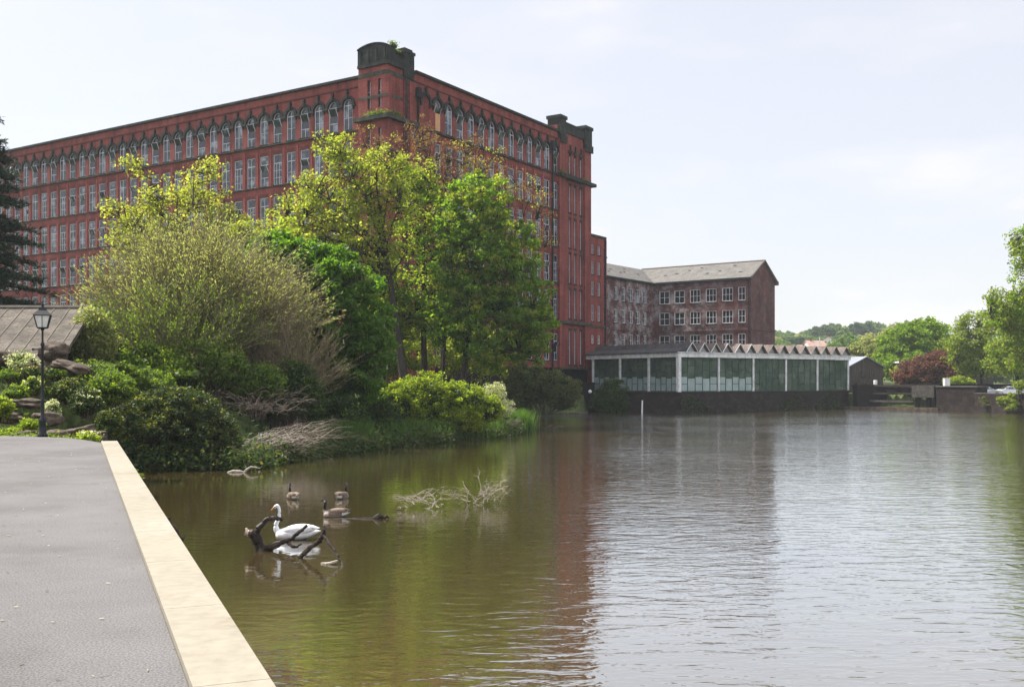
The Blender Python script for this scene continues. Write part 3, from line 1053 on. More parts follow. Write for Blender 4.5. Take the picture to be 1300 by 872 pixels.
# window meshes in a local frame: x along, -y outward, z up from the sill
def win_mesh(w, h, arch, style, fr=0.09):
    """frame and glazing bars (one mesh) and the pane (another)"""
    mb = MB()
    r = w / 2
    zs = h - r if arch else h
    y0, y1 = -0.05, 0.04
    mb.box(-r, -r + fr, y0, y1, 0, zs)
    mb.box(r - fr, r, y0, y1, 0, zs)
    mb.box(-r + fr, r - fr, y0, y1, 0, fr)
    if arch:
        n = 8
        for k in range(n):
            t0, t1 = math.pi * k / n, math.pi * (k + 1) / n
            c = []
            for y in (y0, y1):
                for rr_, t in ((r, t0), (r, t1), (r - fr, t1), (r - fr, t0)):
                    c.append((rr_ * math.cos(t), y, zs + rr_ * math.sin(t)))
            mb.hexa(c)
    else:
        mb.box(-r + fr, r - fr, y0, y1, h - fr, h)
    tz = zs - 0.02 if arch else h * 0.72
    mb.box(-r + fr, r - fr, y0 + .01, y1 - .01, tz - 0.05, tz + 0.03)
    if style == 0:        # fixed light with one mullion and thin bars
        mb.box(-0.035, 0.035, y0 + .012, y1 - .012, fr, tz - 0.05)
        mb.box(-r + fr, r - fr, y0 + .02, y1 - .02, tz * 0.5 - .02, tz * 0.5 + .02)
        if not arch:
            mb.box(-0.025, 0.025, y0 + .012, y1 - .012, tz + .03, h - fr)
        else:
            mb.box(-0.02, 0.02, y0 + .02, y1 - .02, tz + .03, h - fr)
    elif style == 1:      # centre light swung open on its pivots
        zl, zh = h * 0.30, tz - 0.06
        mb.box(-r + fr, r - fr, y0 + .01, y1 - .01, zl - .06, zl)
        mb.box(-0.025, 0.025, y0 + .012, y1 - .012, fr, zl - .06)
        zc = (zl + zh) / 2
        ln = (zh - zl) / 2
        ang = R(24)
        for x0, x1 in ((-r + fr + .02, -r + fr + .09), (r - fr - .09, r - fr - .02)):
            c = []
            for s_, yy in ((-1, -.02), (-1, .02), (1, .02), (1, -.02)):
                c.append((0, s_ * ln * math.sin(ang) * -1 + yy, zc + s_ * ln * math.cos(ang)))
            lo = [(x0, *q[1:]) for q in c]
            hi = [(x1, *q[1:]) for q in c]
            mb.hexa(lo + hi)
    else:                 # three small top lights
        for x in (-w / 6, w / 6):
            mb.box(x - .022, x + .022, y0 + .012, y1 - .012, fr, tz - .05)
        mb.box(-r + fr, r - fr, y0 + .02, y1 - .02, tz * 0.33, tz * 0.33 + .04)
        mb.box(-r + fr, r - fr, y0 + .02, y1 - .02, tz * 0.66, tz * 0.66 + .04)
    pb = MB()
    if style == 1:
        zl, zh = h * 0.30, tz - 0.06
        pb.face([(-r + .02, 0, 0.02), (r - .02, 0, .02), (r - .02, 0, zl - .03), (-r + .02, 0, zl - .03)], 0)
        # dark gap behind the open light
        pb.face([(-r + .02, .03, zl - .03), (r - .02, .03, zl - .03), (r - .02, .03, zh + .02), (-r + .02, .03, zh + .02)], 1)
        zc = (zl + zh) / 2
        ln = (zh - zl) / 2
        sy, cz = ln * math.sin(ang), ln * math.cos(ang)
        pb.face([(-r + .12, sy, zc - cz), (r - .12, sy, zc - cz), (r - .12, -sy, zc + cz), (-r + .12, -sy, zc + cz)], 0) if False else None
        # glass of the tilted light (top leans out)
        pb.face([(-r + .14, sy * 0.0 - 0.01, zc), (r - .14, -0.01, zc), (r - .14, -sy, zc + cz), (-r + .14, -sy, zc + cz)], 0)
        ztop = zh + .02
        if arch:
            n = 8
            pts = [(-(r - .02), 0, ztop)] + [(-(r - .02) * math.cos(math.pi * k / n), 0, zs + (r - .02) * math.sin(math.pi * k / n)) for k in range(n + 1)] + [(r - .02, 0, ztop)]
            pb.face(pts[::-1], 0)
        else:
            pb.face([(-r + .02, 0, ztop), (r - .02, 0, ztop), (r - .02, 0, h - .02), (-r + .02, 0, h - .02)], 0)
    else:
        if arch:
            n = 8
            pts = [(-r + .02, 0, .02), (r - .02, 0, .02)] + [((r - .02) * math.cos(math.pi * k / n), 0, zs + (r - .02) * math.sin(math.pi * k / n)) for k in range(n + 1)]
            pb.face(pts, 0)
        else:
            pb.face([(-r + .02, 0, .02), (r - .02, 0, .02), (r - .02, 0, h - .02), (-r + .02, 0, h - .02)], 0)
    return mb, pb


WW, AH, RH = 1.42, 3.6, 3.7
WM = {}
for arch in (0, 1):
    for st in (0, 1, 2):
        mb, pb = win_mesh(WW, AH if arch else RH, arch, st)
        WM[arch, st] = (mb, pb, mb.mesh('window', ['frame']), pb.mesh('pane', ['pane', 'pane_dark']))
# stone hood over an arch with its tall keystone, and stone sill
mb = MB()
r0, r1 = WW / 2 + 0.02, WW / 2 + 0.38
zs = AH - WW / 2
for k in range(10):
    t0, t1 = math.pi * k / 10, math.pi * (k + 1) / 10
    c = []
    for y in (-0.20, 0.0):
        for rr_, t in ((r1, t0), (r1, t1), (r0, t1), (r0, t0)):
            c.append((rr_ * math.cos(t), y, zs + rr_ * math.sin(t)))
    mb.hexa(c)
for s_ in (-1, 1):
    a, b = sorted((s_ * (WW / 2 + .02), s_ * 1.13))
    mb.box(a, b, -0.24, 0.0, zs - 0.22, zs - 0.002)
    a, b = sorted((s_ * (WW / 2 + .05), s_ * 0.92))
    mb.box(a, b, -0.14, 0.0, zs - 0.55, zs - 0.22)
mb.box(-0.13, 0.13, -0.34, -0.201, AH - 0.05, AH + 0.5)
mb.box(-0.09, 0.09, -0.24, 0.0, AH + 0.35, AH + 0.98)
mb.box(-0.15, 0.15, -0.28, 0.0, AH + 0.62, AH + 0.74)
HOOD = mb.mesh('arch_hood', ['stone_dark'])
mb = MB()
mb.box(-WW / 2 - .05, WW / 2 + .05, -0.20, 0.10, -0.055, -0.001)
SILL = mb.mesh('sill', ['stone_trim'])
REST = MB()
RESTP = MB()
n_ind = [0]


def put_window(F, s, z, arch, individual, depth=0.13, boarded=False):
    st = random.choice([0, 1, 0, 1, 2]) if not arch else (len(F.seq) % 2 if True else 0)
    F.seq.append(1)
    fm, pm, fme, pme = WM[arch, st]
    p = F.at(s, -depth, z)
    ang = math.atan2(F.u.y, F.u.x)
    # local -y must point outward
    if (Matrix.Rotation(ang, 3, 'Z') @ V((0, -1, 0))).dot(F.n) < 0:
        ang += math.pi
    Mx = Matrix.Translation(p) @ Matrix.Rotation(ang, 4, 'Z')
    if individual and n_ind[0] < 100:
        n_ind[0] += 1
        o = link('window', fme, mill)
        o.matrix_local = Mx
        if boarded:
            o['label'] = 'arched window boarded with orange plywood'
            b = MB()
            b.box(-WW / 2 + .06, WW / 2 - .06, -0.08, -0.052, 0.05, AH - WW / 2)
            b.build('board', 'ply', o)
        link('pane', pme, o)
        if arch:
            h = link('arch_hood', HOOD, o)
            h.location = (0, -depth, 0)
        s_ = link('sill', SILL, o)
        s_.location = (0, -depth, 0)
    else:
        for src, dst in ((fm, REST), (pm, RESTP)):
            i = len(dst.v)
            dst.v += [tuple(Mx @ V(v)) for v in src.v]
            dst.f += [tuple(i + k for k in f) for f in src.f]
            dst.m += src.m
        if arch:
            i = len(REST.v)
            REST.v += [tuple(Mx @ (v.co + V((0, -depth, 0)))) for v in HOOD.vertices]
            REST.f += [tuple(i + k for k in f.vertices) for f in HOOD.polygons]
            REST.m += [1] * len(HOOD.polygons)
        i = len(REST.v)
        REST.v += [tuple(Mx @ (v.co + V((0, -depth, 0)))) for v in SILL.vertices]
        REST.f += [tuple(i + k for k in f.vertices) for f in SILL.polygons]
        REST.m += [1] * len(SILL.polygons)


SILLS = [32.85, 27.75, 22.7, 17.75, 12.75]
ROOF = 38.8
FL = Fr((-17.55, 117.0, 0), UL, NL, MO)
FRt = Fr(MO, UR, NR, MO)
FL.seq, FRt.seq = [], []
rows = [(6.9, 10.7, False)] + [(z, z + RH, False) for z in reversed(SILLS[1:])] + [(SILLS[0], SILLS[0] + AH, True)]
LEN_L = 84.0
colsL = [(1.57 + 2.262 * k - WW / 2, 1.57 + 2.262 * k + WW / 2) for k in range(36)]
mb = MB()
facade(mb, FL, -4.0, LEN_L, 5.9, ROOF - .3, colsL, rows, 0.4, 0, 1)
# back and end walls so the block is closed
mb.box(-4, LEN_L, -32, -0.41, 5.9, ROOF - .32, 0, FL)
mb.build('left_wall', ['brick', 'brick_head'], mill)
# right facade between the towers. s measured from the corner
S0, S1 = 4.7, 36.9
t540 = (39.2 - 33.5) * 1.1846
colsR = []
for k in range(14):
    s = t540 + k * 2.273
    colsR.append((s - WW / 2, s + WW / 2))
mb = MB()
facade(mb, FRt, S0, S1, 5.9, ROOF - .3, colsR, rows, 0.4, 0, 1)
mb.build('right_wall', ['brick', 'brick_head'], mill)
# windows: arched ones first, then the second row, then the rest
jobs = []
for F, cols in ((FRt, colsR), (FL, colsL)):
    for k, (a, b) in enumerate(cols):
        jobs.append((0, F, (a + b) / 2, SILLS[0], 1, F is FRt and k == 1))
for F, cols in ((FRt, colsR), (FL, colsL)):
    for k, (a, b) in enumerate(cols):
        jobs.append((1, F, (a + b) / 2, SILLS[1], 0, False))
for r_ in (2, 3, 4, 5):
    zz = (SILLS + [6.9])[r_]
    for F, cols in ((FRt, colsR), (FL, colsL)):
        for k, (a, b) in enumerate(cols):
            jobs.append((r_, F, (a + b) / 2, zz, 0, False))
for r_, F, s, z, arch, brd in jobs:
    put_window(F, s, z, arch, r_ < 2, boarded=brd)
REST.m = REST.m
o = REST.build('windows', ['frame', 'stone_trim'], mill)
o['kind'] = 'stuff'
link('window_pane', RESTP.mesh('window_pane', ['pane', 'pane_dark']), o)

# brick pilasters between the bays (one mesh per facade)
for F, cols, s1 in ((FL, colsL, LEN_L), (FRt, colsR, S1)):
    mb = MB()
    for k in range(len(cols) - 1):
        c = (cols[k][1] + cols[k + 1][0]) / 2
        for zr in SILLS[1:]:
            mb.box(c - 0.17, c + 0.17, 0.002, 0.10, zr - .02, zr + RH + (.75 if zr > 27 else .3), 0, F)
    mb.build('pilaster', 'brick_pale', mill)
    # string courses and copings
    a0 = -0.2 if F is FL else S0
    for z, h, d, mt in ((27.57, .12, .17, 'stone_trim'), (22.52, .12, .17, 'stone_trim'), (17.57, .12, .17, 'stone_trim'), (32.55, 0.14, 0.30, 'stone_trim'), (12.05, 0.34, 0.24, 'stone_trim'), (ROOF - 0.28, 0.28, 0.34, 'stone_dark'), (ROOF - 1.25, 0.16, 0.12, 'brick_head')):
        mb = MB()
        mb.box(a0, s1, -0.3 if z > 38 else 0.003, d, z, z + h, 0, F)
        mb.build('cornice', mt, mill)
    mb = MB()
    mb.box(a0, s1, 0.0035, 0.06, ROOF - 1.08, ROOF - 0.282, 0, F)
    mb.build('parapet', 'brick', mill)

# near corner tower
FT1 = Fr(MO, UL, NL, MO)        # its narrow left face
TW, TD = 4.1, 4.7
mb = MB()
slits = [(0.85, 1.3), (2.35, 2.8)]
srow = [(14, 17.5, False), (19, 22.6, False), (24, 27.6, False), (28.6, 31.6, False), (33.8, 36.9, False)]
facade(mb, FT1, 0, TW, 0.0, 38.4, slits, srow, 0.3, 0, None)
facade(mb, FRt, 0, TD, 0.0, 38.4, [(1.55, 2.15)], srow[:-1] + [(33.1, 36.2, True)], 0.3, 0, None)
mb.box(0.02, TW, -TD - 4, -0.31, 0, 38.35, 0, FT1)
mb.face([FT1(TW, 0, 0), FT1(TW, -0.4, 0), FT1(TW, -0.4, 38.4), FT1(TW, 0, 38.4)])
mb.build('tower_wall', 'brick', mill)
for F, a, zb, h, wd in [(FT1, 1.075, z[0], z[1] - z[0], .45) for z in srow] + [(FT1, 2.575, z[0], z[1] - z[0], .45) for z in srow] + [(FRt, 1.85, z[0], z[1] - z[0], .6) for z in srow[:-1]] + [(FRt, 1.85, 33.1, 3.1, .6)]:
    b = MB()
    b.box(a - wd / 2, a + wd / 2, -0.30, -0.26, zb, zb + h, 0, F)
    o = b.build('tower_window', 'pane_dark', mill)
    b = MB()
    b.box(a - wd / 2, a - wd / 2 + .1, -0.258, -0.2, zb, zb + h, 0, F)
    b.box(a - .02, a + .03, -0.258, -0.2, zb, zb + h, 0, F)
    b.box(a - wd / 2 + .1, a + wd / 2, -0.256, -0.21, zb + h * .6, zb + h * .6 + .06, 0, F)
    b.build('window_frame', 'frame', o)
for z, h, d, mt in ((32.45, 0.45, 0.55, 'stone_trim'), (37.3, 0.45, 0.05, 'stone_trim'), (34.9, .3, .03, 'stone_trim'), (38.35, 0.35, 0.22, 'stone_dark')):
    for F, a, b_ in ((FT1, -d, TW + (0.3 if d > .3 else 0)), (FRt, 0.0, TD)):
        mb = MB()
        mb.box(a, b_, 0.004, d, z, z + h, 0, F)
        mb.build('cornice', mt, mill)
mb = MB()   # weeds hanging from the ledge
mb.sm = True
# sooty stone parapet, the left face rises in a low arch
mb = MB()
n = 10
prof = [(-0.05 + (TW + .1) * k / n, 40.35 + 0.42 * math.sin(math.pi * min(1, (k / n) * 1.0)) ** 0.8) for k in range(n + 1)]
for (a, za), (b, zb) in zip(prof[:-1], prof[1:]):
    c = [FT1(a, -0.55, 38.7), FT1(b, -0.55, 38.7), FT1(b, 0.08, 38.7), FT1(a, 0.08, 38.7), FT1(a, -0.55, za), FT1(b, -0.55, zb), FT1(b, 0.08, zb), FT1(a, 0.08, za)]
    mb.hexa(c)
    c = [FT1(a, -0.7, za), FT1(b, -0.7, zb), FT1(b, 0.22, zb), FT1(a, 0.22, za), FT1(a, -0.7, za + .14), FT1(b, -0.7, zb + .14), FT1(b, 0.22, zb + .14), FT1(a, 0.22, za + .14)]
    mb.hexa(c)
mb.box(TW - .4, TW + .05, -TD, -0.56, 38.7, 40.3, 0, FT1)
for a in (0.35, 1.5, 2.65, 3.8):
    mb.box(a - .16, a + .16, 0.081, 0.17, 38.7, 40.3, 0, FT1)
mb.box(0.56, 1.35, -0.5, 0.08, 38.7, 40.4, 0, FRt)
mb.box(0.56, 1.42, -0.62, 0.2, 40.4, 40.56, 0, FRt)
mb.box(-0.02, 0.42, 0.084, 0.2, 38.7, 40.38, 0, FRt)
mb.build('stone_parapet', 'stone_dark', mill)
mb = MB()
mb.box(1.37, 2.66, -0.3, 0.1, 38.7, 39.0, 0, FRt)
mb.box(1.37, 2.66, -0.3, 0.1, 39.95, 40.15, 0, FRt)
for k in range(5):
    mb.box(1.45 + k * .27, 1.55 + k * .27, -0.2, 0.0, 39.0, 39.95, 0, FRt)
mb.build('balustrade', 'stone_dark', mill)
mb = MB()
mb.box(2.68, 4.5, -1.3, 0.2, 37.6, 40.3, 0, FRt)
mb.box(2.58, 4.6, -1.4, 0.3, 40.3, 40.62, 0, FRt)
mb.box(2.9, 4.3, -1.2, 0.1, 40.62, 40.9, 0, FRt)
mb.box(2.9, 3.25, 0.02, 0.25, 13, 37.6, 0, FRt)
mb.build('corner_pier', 'stone_dark', mill)
for a, w_ in ((0.0, .5), (2.75, 0.4), (3.7, 0.9)):
    mb = MB()
    mb.box(a, a + w_, 0.005, 0.2, 6, 37.3, 0, FRt)
    mb.build('tower_pilaster', 'brick', mill)

# far end tower with three slit bays
T2 = 36.9
FE = Fr(MO + UR * T2, UR, NR, MO)
W2 = 9.5
cx2 = []
for px in (723.6, 730.1, 737.4):
    r_ = (px - 650) / 1300
    t = (11.4 - r_ * 150) / (.635 - r_)
    cx2.append((39.2 - t) * 1.1846 - T2)
row2 = [(6.4, 11.2, False), (12.9, 17.0, False), (17.9, 22.0, False), (22.9, 26.9, False), (27.9, 31.7, False), (33.3, 36.2, True)]
colE = [(c - .37, c + .37) for c in cx2]
mb = MB()
facade(mb, FE, 0, W2, 5.9, 39.6, colE, row2, 0.45, 0, None)
mb.box(0.02, W2 - .02, -11, -0.46, 5.9, 39.6, 0, FE)
mb.face([FE(W2, 0, 5.9), FE(W2, -0.5, 5.9), FE(W2, -0.5, 39.6), FE(W2, 0, 39.6)])
mb.face([FE(0, 0, 38), FE(0, -0.5, 38), FE(0, -0.5, 39.6), FE(0, 0, 39.6)])
mb.build('end_tower_wall', 'brick', mill)
for a, b_ in colE:
    for zb, zt, ar in row2:
        b = MB()
        b.box(a, b_, -0.34, -0.30, zb, zt - (.1 if ar else 0), 0, FE)
        o = b.build('tower_window', 'pane_dark', mill)
        b = MB()
        b.box(a, a + .16, -0.298, -0.20, zb, zt - (.3 if ar else 0), 0, FE)
        b.box(b_ - .07, b_, -0.298, -0.20, zb, zt - (.3 if ar else 0), 0, FE)
        b.box(a + .16, b_ - .07, -0.296, -0.22, (zb + zt) / 2, (zb + zt) / 2 + .06, 0, FE)
        b.build('window_frame', 'frame', o)
        b = MB()
        b.box(a - .08, b_ + .08, 0.003, 0.1, zb - .25, zb - .02, 0, FE)
        if ar:
            b.box(a - .12, b_ + .12, 0.003, 0.14, zt - .05, zt + .35, 0, FE)
            b.box((a + b_) / 2 - .1, (a + b_) / 2 + .1, 0.003, 0.2, zt + .35, zt + 1.2, 0, FE)
        else:
            b.box(a - .05, b_ + .05, 0.003, 0.06, zt + .02, zt + .3, 0, FE)
        b.build('sill', 'stone_dark', o)
for a, w_ in ((0.15, 1.5), (W2 - 2.0, 1.85)):
    mb = MB()
    mb.box(a, a + w_, 0.004, 0.32, 5.95, 37.7, 0, FE)
    mb.build('tower_pilaster', 'brick', mill)
    mb = MB()
    mb.box(a - .1, a + w_ + .1, -1.6, 0.42, 37.7, 40.5, 0, FE)
    mb.box(a - .25, a + w_ + .22, -1.75, 0.58, 40.5, 40.95, 0, FE)
    mb.box(a - .05, a + w_ + .15, 0.422, 0.62, 37.2, 38.2, 0, FE)
    mb.build('corner_pier', 'stone_dark', mill)
mb = MB()
mb.box(1.76, W2 - 2.12, -0.6, 0.2, 38.9, 40.1, 0, FE)
mb.box(1.76, W2 - 2.12, -0.7, 0.3, 40.1, 40.3, 0, FE)
mb.build('stone_parapet', 'stone_dark', mill)
for z, h, d, mt in ((32.4, 0.45, 0.75, 'stone_dark'), (12.05, .4, .45, 'stone_trim'), (5.7, 0.25, 0.6, 'stone_trim')):
    mb = MB()
    mb.box(-0.1, W2 + (d if z > 30 else 0.0), 0.0042, d, z, z + h, 0, FE)
    if z > 30:
        mb.box(W2 + .001, W2 + d, -1.5, 0.003, z, z + h, 0, FE)
    mb.build('cornice', mt, mill)
# black rainwater pipes with hoppers
for s_, ztop in ((5.15, 36.9), (35.15, 36.9)):
    mb = MB()
    mb.box(s_ - .1, s_ + .1, 0.17, 0.37, 6, ztop - 1, 0, FRt)
    mb.box(s_ - .34, s_ + .34, 0.17, 0.55, ztop - 1.1, ztop, 0, FRt)
    mb.build('drainpipe', 'soot', mill)
# weeds on the ledges and on the tower head
for F, s_, d_, z_, w_, nn in ((FT1, 1.2, .4, 32.95, 1.6, 500), (FRt, .9, .1, 40.6, .8, 260), (FRt, 2.0, -.2, 40.1, .7, 260), (FE, 0.6, .5, 32.9, .8, 200), (FE, 7.6, .5, 32.9, .9, 200), (FRt, 1.0, .4, 32.95, 1.0, 240)):
    c = np.array([F(s_ + RNG.normal() * w_ * .5, d_ + RNG.normal() * .1, z_ + abs(RNG.normal()) * .22 - .05) for _ in range(nn)])
    link('ledge_weeds', quads_mesh('ledge_weeds', leaf_quads(c, .17), ['l_shrub']), mill)['kind'] = 'stuff'
# dark plinth under the brick, standing in the water at the far end
mb = MB()
mb.box(-1, W2, -14, -0.45, -1.5, 5.7, 0, FE)
mb.box(-38, -1.01, -3, -0.45, -1.5, 5.9, 0, FE)
mb.box(1.0, W2 - .2, -0.449, 0.25, -1.5, 3.6, 0, FE)
mb.build('plinth', 'plinth', mill)
mb = MB()
mb.box(-1, LEN_L, -30, -0.45, -1.5, 5.85, 0, FL)
mb.build('plinth', 'plinth', mill)
# flat roof behind the parapets
mb = MB()
mb.box(-3, LEN_L, -30, -0.45, ROOF - 1.2, ROOF - .9, 0, FL)
mb.build('roof', 'roof_dark', mill)

# ------------------------------------------------------------------ annex
AO = MO + UR * (T2 + W2)
annex = empty('brick_annex', 'narrow red brick stair block squeezed between the big mill and the old brown mill', 'annex', None, AO)
FA = Fr(AO, UR, NR, AO)
FA.O = AO + NR * -1.0
arows = [(9.6, 10.9, False), (13.0, 15.4, False), (16.8, 18.9, False), (20.0, 21.9, False), (23.0, 24.4, False)]
acols = []
for px in (752.6, 760.6, 768.6):
    r_ = (px - 650) / 1300
    # intersect the pixel ray with the annex face
    o2 = FA.O
    s_ = (r_ * o2.y - o2.x) / (UR.x - r_ * UR.y)
    acols.append((s_ - .42, s_ + .42))
AL = 6.9
mb = MB()
facade(mb, FA, 0, AL, 2, 25.6, acols, arows, 0.25)
mb.box(0.01, AL, -9, -0.26, 2, 25.5, 0, FA)
mb.face([FA(AL, 0, 2), FA(AL, -.3, 2), FA(AL, -.3, 25.6), FA(AL, 0, 25.6)])
mb.build('wall', 'brick', annex)
mb = MB()
mb.box(0, AL + .15, -9.1, 0.15, 25.6, 25.95, 0, FA)
mb.build('coping', 'stone_dark', annex)
for z in (12.05, 2.4):
    mb = MB()
    mb.box(0, AL, 0.004, 0.14, z, z + .35, 0, FA)
    mb.build('cornice', 'stone_trim', annex)
mb = MB()
mb.box(AL - .3, AL - .12, .01, .2, 3, 25.5, 0, FA)
mb.build('drainpipe', 'soot', annex)


def simple_window(F, a, b, zb, zt, parent, mt='frame_white', nx=3, nz=2, depth=.18, fr=.09, glass='pane_dark', sill=True, bar=.06):
    g = MB()
    g.box(a, b, -depth - .04, -depth, zb, zt, 0, F)
    w_ = g.build('window', glass, parent)
    f = MB()
    y0, y1 = -depth + .002, -depth + .07
    f.box(a, a + fr, y0, y1, zb, zt, 0, F)
    f.box(b - fr, b, y0, y1, zb, zt, 0, F)
    f.box(a + fr, b - fr, y0, y1, zb, zb + fr, 0, F)
    f.box(a + fr, b - fr, y0, y1, zt - fr, zt, 0, F)
    for k in range(1, nx):
        x = a + (b - a) * k / nx
        f.box(x - bar / 2, x + bar / 2, y0, y1 - .012, zb + fr, zt - fr, 0, F)
    for k in range(1, nz):
        z = zb + (zt - zb) * k / nz
        f.box(a + fr, b - fr, y0, y1 - .024, z - bar / 2, z + bar / 2, 0, F)
    f.build('window_frame', mt, w_)
    if sill:
        s_ = MB()
        s_.box(a - .08, b + .08, .003, .1, zb - .16, zb - .01, 0, F)
        s_.build('sill', 'stone_dark', w_)
    return w_


for a, b in acols:
    for zb, zt, _ in arows:
        simple_window(FA, a, b, zb, zt, annex, 'frame_white' if zb < 11 else 'frame', 2, 2, .2)

# ------------------------------------------------------------------ the old brown mill
IN = V((24.2, 175.5, 0))
D1 = V((14.3, -10.5, 0))
L1 = D1.length
D1.normalize()
D2 = V((-8.6, -12.1, 0))
L2 = D2.length
D2 = V((-D1.y, D1.x, 0)) * -1
if D2.y > 0:
    D2 = -D2
old = empty('old_brick_mill', 'old brown brick mill with pale slate roofs and lime stained walls behind the glass pavilion', 'mill', None, IN)
F1 = Fr(IN, D1, D2, IN)               # right wing front; outward = D2 (towards the camera)
F2 = Fr(IN, D2, D1, IN)               # left wing front
EV = 20.8
cols1 = []
for px in (843.4, 862.5, 882.4, 902.7, 923.6, 941.7):
    r_ = (px - 650) / 1300
    s_ = (r_ * IN.y - IN.x) / (D1.x - r_ * D1.y)
    h_ = .95 if px < 940 else .62
    cols1.append((s_ - h_, s_ + h_))
rows1 = [(6.3, 8.4, False), (9.75, 11.75, False), (13.5, 15.65, False), (17.1, 19.3, False)]
mb = MB()
facade(mb, F1, 0, L1, 1.5, EV, cols1, rows1, .25)
cols2 = []
for px in (781.8, 791.8, 801.2, 810, 818.7):
    r_ = (px - 650) / 1300
    s_ = (r_ * IN.y - IN.x) / (D2.x - r_ * D2.y)
    cols2.append((s_ - .55, s_ + .55))
cols2.sort()
LL2 = 20.0
facade(mb, F2, 0, LL2, 1.5, EV, cols2, rows1, .25)
GW = 10.0
WL = 10.0
# gable end wall, back walls
mb.prism([(0, 0), (L1 - .01, 0), (L1 - .01, -GW), (0, -GW)], 1.5, EV - .05, 0, lambda x, y, z: F1(x, y - .26, z)) if False else None
mb.face([F1(L1, 0, 1.5), F1(L1, -GW, 1.5), F1(L1, -GW, EV), F1(L1, -GW / 2, 23.9), F1(L1, 0, EV)])
mb.face([F1(-8, -GW, 1.5), F1(L1, -GW, 1.5), F1(L1, -GW, EV), F1(-8, -GW, EV)])
mb.face([F2(-8, -WL, 1.5), F2(LL2, -WL, 1.5), F2(LL2, -WL, EV), F2(-8, -WL, EV)])
mb.face([F2(LL2, 0, 1.5), F2(LL2, -WL, 1.5), F2(LL2, -WL, EV), F2(LL2, -WL / 2, 23.9), F2(LL2, 0, EV)])
mb.build('wall', 'brick_old', old)
for k, (a, b) in enumerate(cols1):
    for zb, zt, _ in rows1:
        simple_window(F1, a, b, zb, zt, old, 'frame_white', (3 if (k > 1) else 2) if k < 5 else 2, 2, .14, .10, bar=.055)
for k, (a, b) in enumerate(cols2):
    for j, (zb, zt, _) in enumerate(rows1):
        simple_window(F2, a, b, zb, zt, old, 'frame_white' if j < 3 else 'frame', 2, 2, .14, .09, 'pane' if j > 1 else 'pane_dark')
for F, ln in ((F1, L1), (F2, LL2)):
    for z, h, d, mt in ((12.3, .28, .12, 'brick_old'), (EV - .35, .35, .4, 'soot')):
        mb = MB()
        mb.box(.4 if d > .3 else .13, ln + (0.1 if d > .3 else 0), .004, d, z, z + h, 0, F)
        mb.build('cornice' if d < .3 else 'gutter', mt, old)
mb = MB()
mb.box(-GW, 0, -.02, .1, 12.3, 12.58, 0, lambda a, d, z: F1(L1 + d + .02, a, z))
mb.build('cornice', 'brick_old', old)
# slate roofs: front slopes, mitred at the valley, and back slopes
RZ = 23.9
th = .16


def slab(mb, pts, t=th, mi=0):
    """thin plate: quad pts top, thickness downwards"""
    up = [V(p) for p in pts]
    lo = [p - V((0, 0, t)) for p in up]
    mb.hexa(lo + up, mi)


ov = .35
mb = MB()
slab(mb, [F1(.35, .35, EV + .0), F1(L1 + ov, .35, EV), F1(L1 + ov, -GW / 2, RZ), F1(-GW / 2, -GW / 2, RZ)])
slab(mb, [F1(-GW, -GW - ov, EV), F1(L1 + ov, -GW - ov, EV), F1(L1 + ov, -GW / 2, RZ), F1(-GW / 2, -GW / 2, RZ)])
mb.build('roof', 'slate', old)
mb = MB()
slab(mb, [F2(.35, .35, EV), F2(LL2 + ov, .35, EV), F2(LL2 + ov, -WL / 2, RZ), F2(-WL / 2, -WL / 2, RZ)])
slab(mb, [F2(-WL, -WL - ov, EV), F2(LL2 + ov, -WL - ov, EV), F2(LL2 + ov, -WL / 2, RZ), F2(-WL / 2, -WL / 2, RZ)])
mb.build('roof', 'slate', old)
mb = MB()
mb.tube([F1(-GW / 2, -GW / 2, RZ + .03), F1(L1 + ov, -GW / 2, RZ + .03)], .14, 6)
mb.tube([F1(L1 + .3, .38, EV + .05), F1(L1 + .3, -GW / 2, RZ + .06), F1(L1 + .3, -GW - .35, EV + .05)], .13, 6)
mb.build('ridge', 'roof_batten', old)
mb = MB()
for k in range(8):       # slipped and missing slates as small dark nicks
    a, t_ = 1.0 + k * 2.0, random.uniform(.35, .8)
    zc = EV + (RZ - EV) * t_
    yc = .35 - (GW / 2 + .35) * t_
    slab(mb, [F1(a, yc + .12, zc + .02), F1(a + random.uniform(.3, .7), yc + .12, zc + .02), F1(a + .5, yc - .12, zc + .15), F1(a, yc - .12, zc + .15)], .03)
for k in range(8):
    a, t_ = 1.0 + k * 2.2, random.uniform(.3, .85)
    zc = EV + (RZ - EV) * t_
    yc = .35 - (GW / 2 + .35) * t_
    slab(mb, [F2(a, yc + .12, zc + .02), F2(a + random.uniform(.3, .8), yc + .12, zc + .02), F2(a + .5, yc - .12, zc + .15), F2(a, yc - .12, zc + .15)], .03)
mb.build('roof_patch', 'roof_dark', old)
mb = MB()
mb.box(L1 - .45, L1 - .3, .01, .18, 3, EV - .4, 0, F1)
mb.build('drainpipe', 'soot', old)
mb = MB()
mb.box(-GW - .5, -GW + .2, -.1, .5, EV - .6, EV + .05, 0, lambda a, d, z: F1(L1 + d, a, z))
mb.build('chimney_stub', 'brick_old', old)

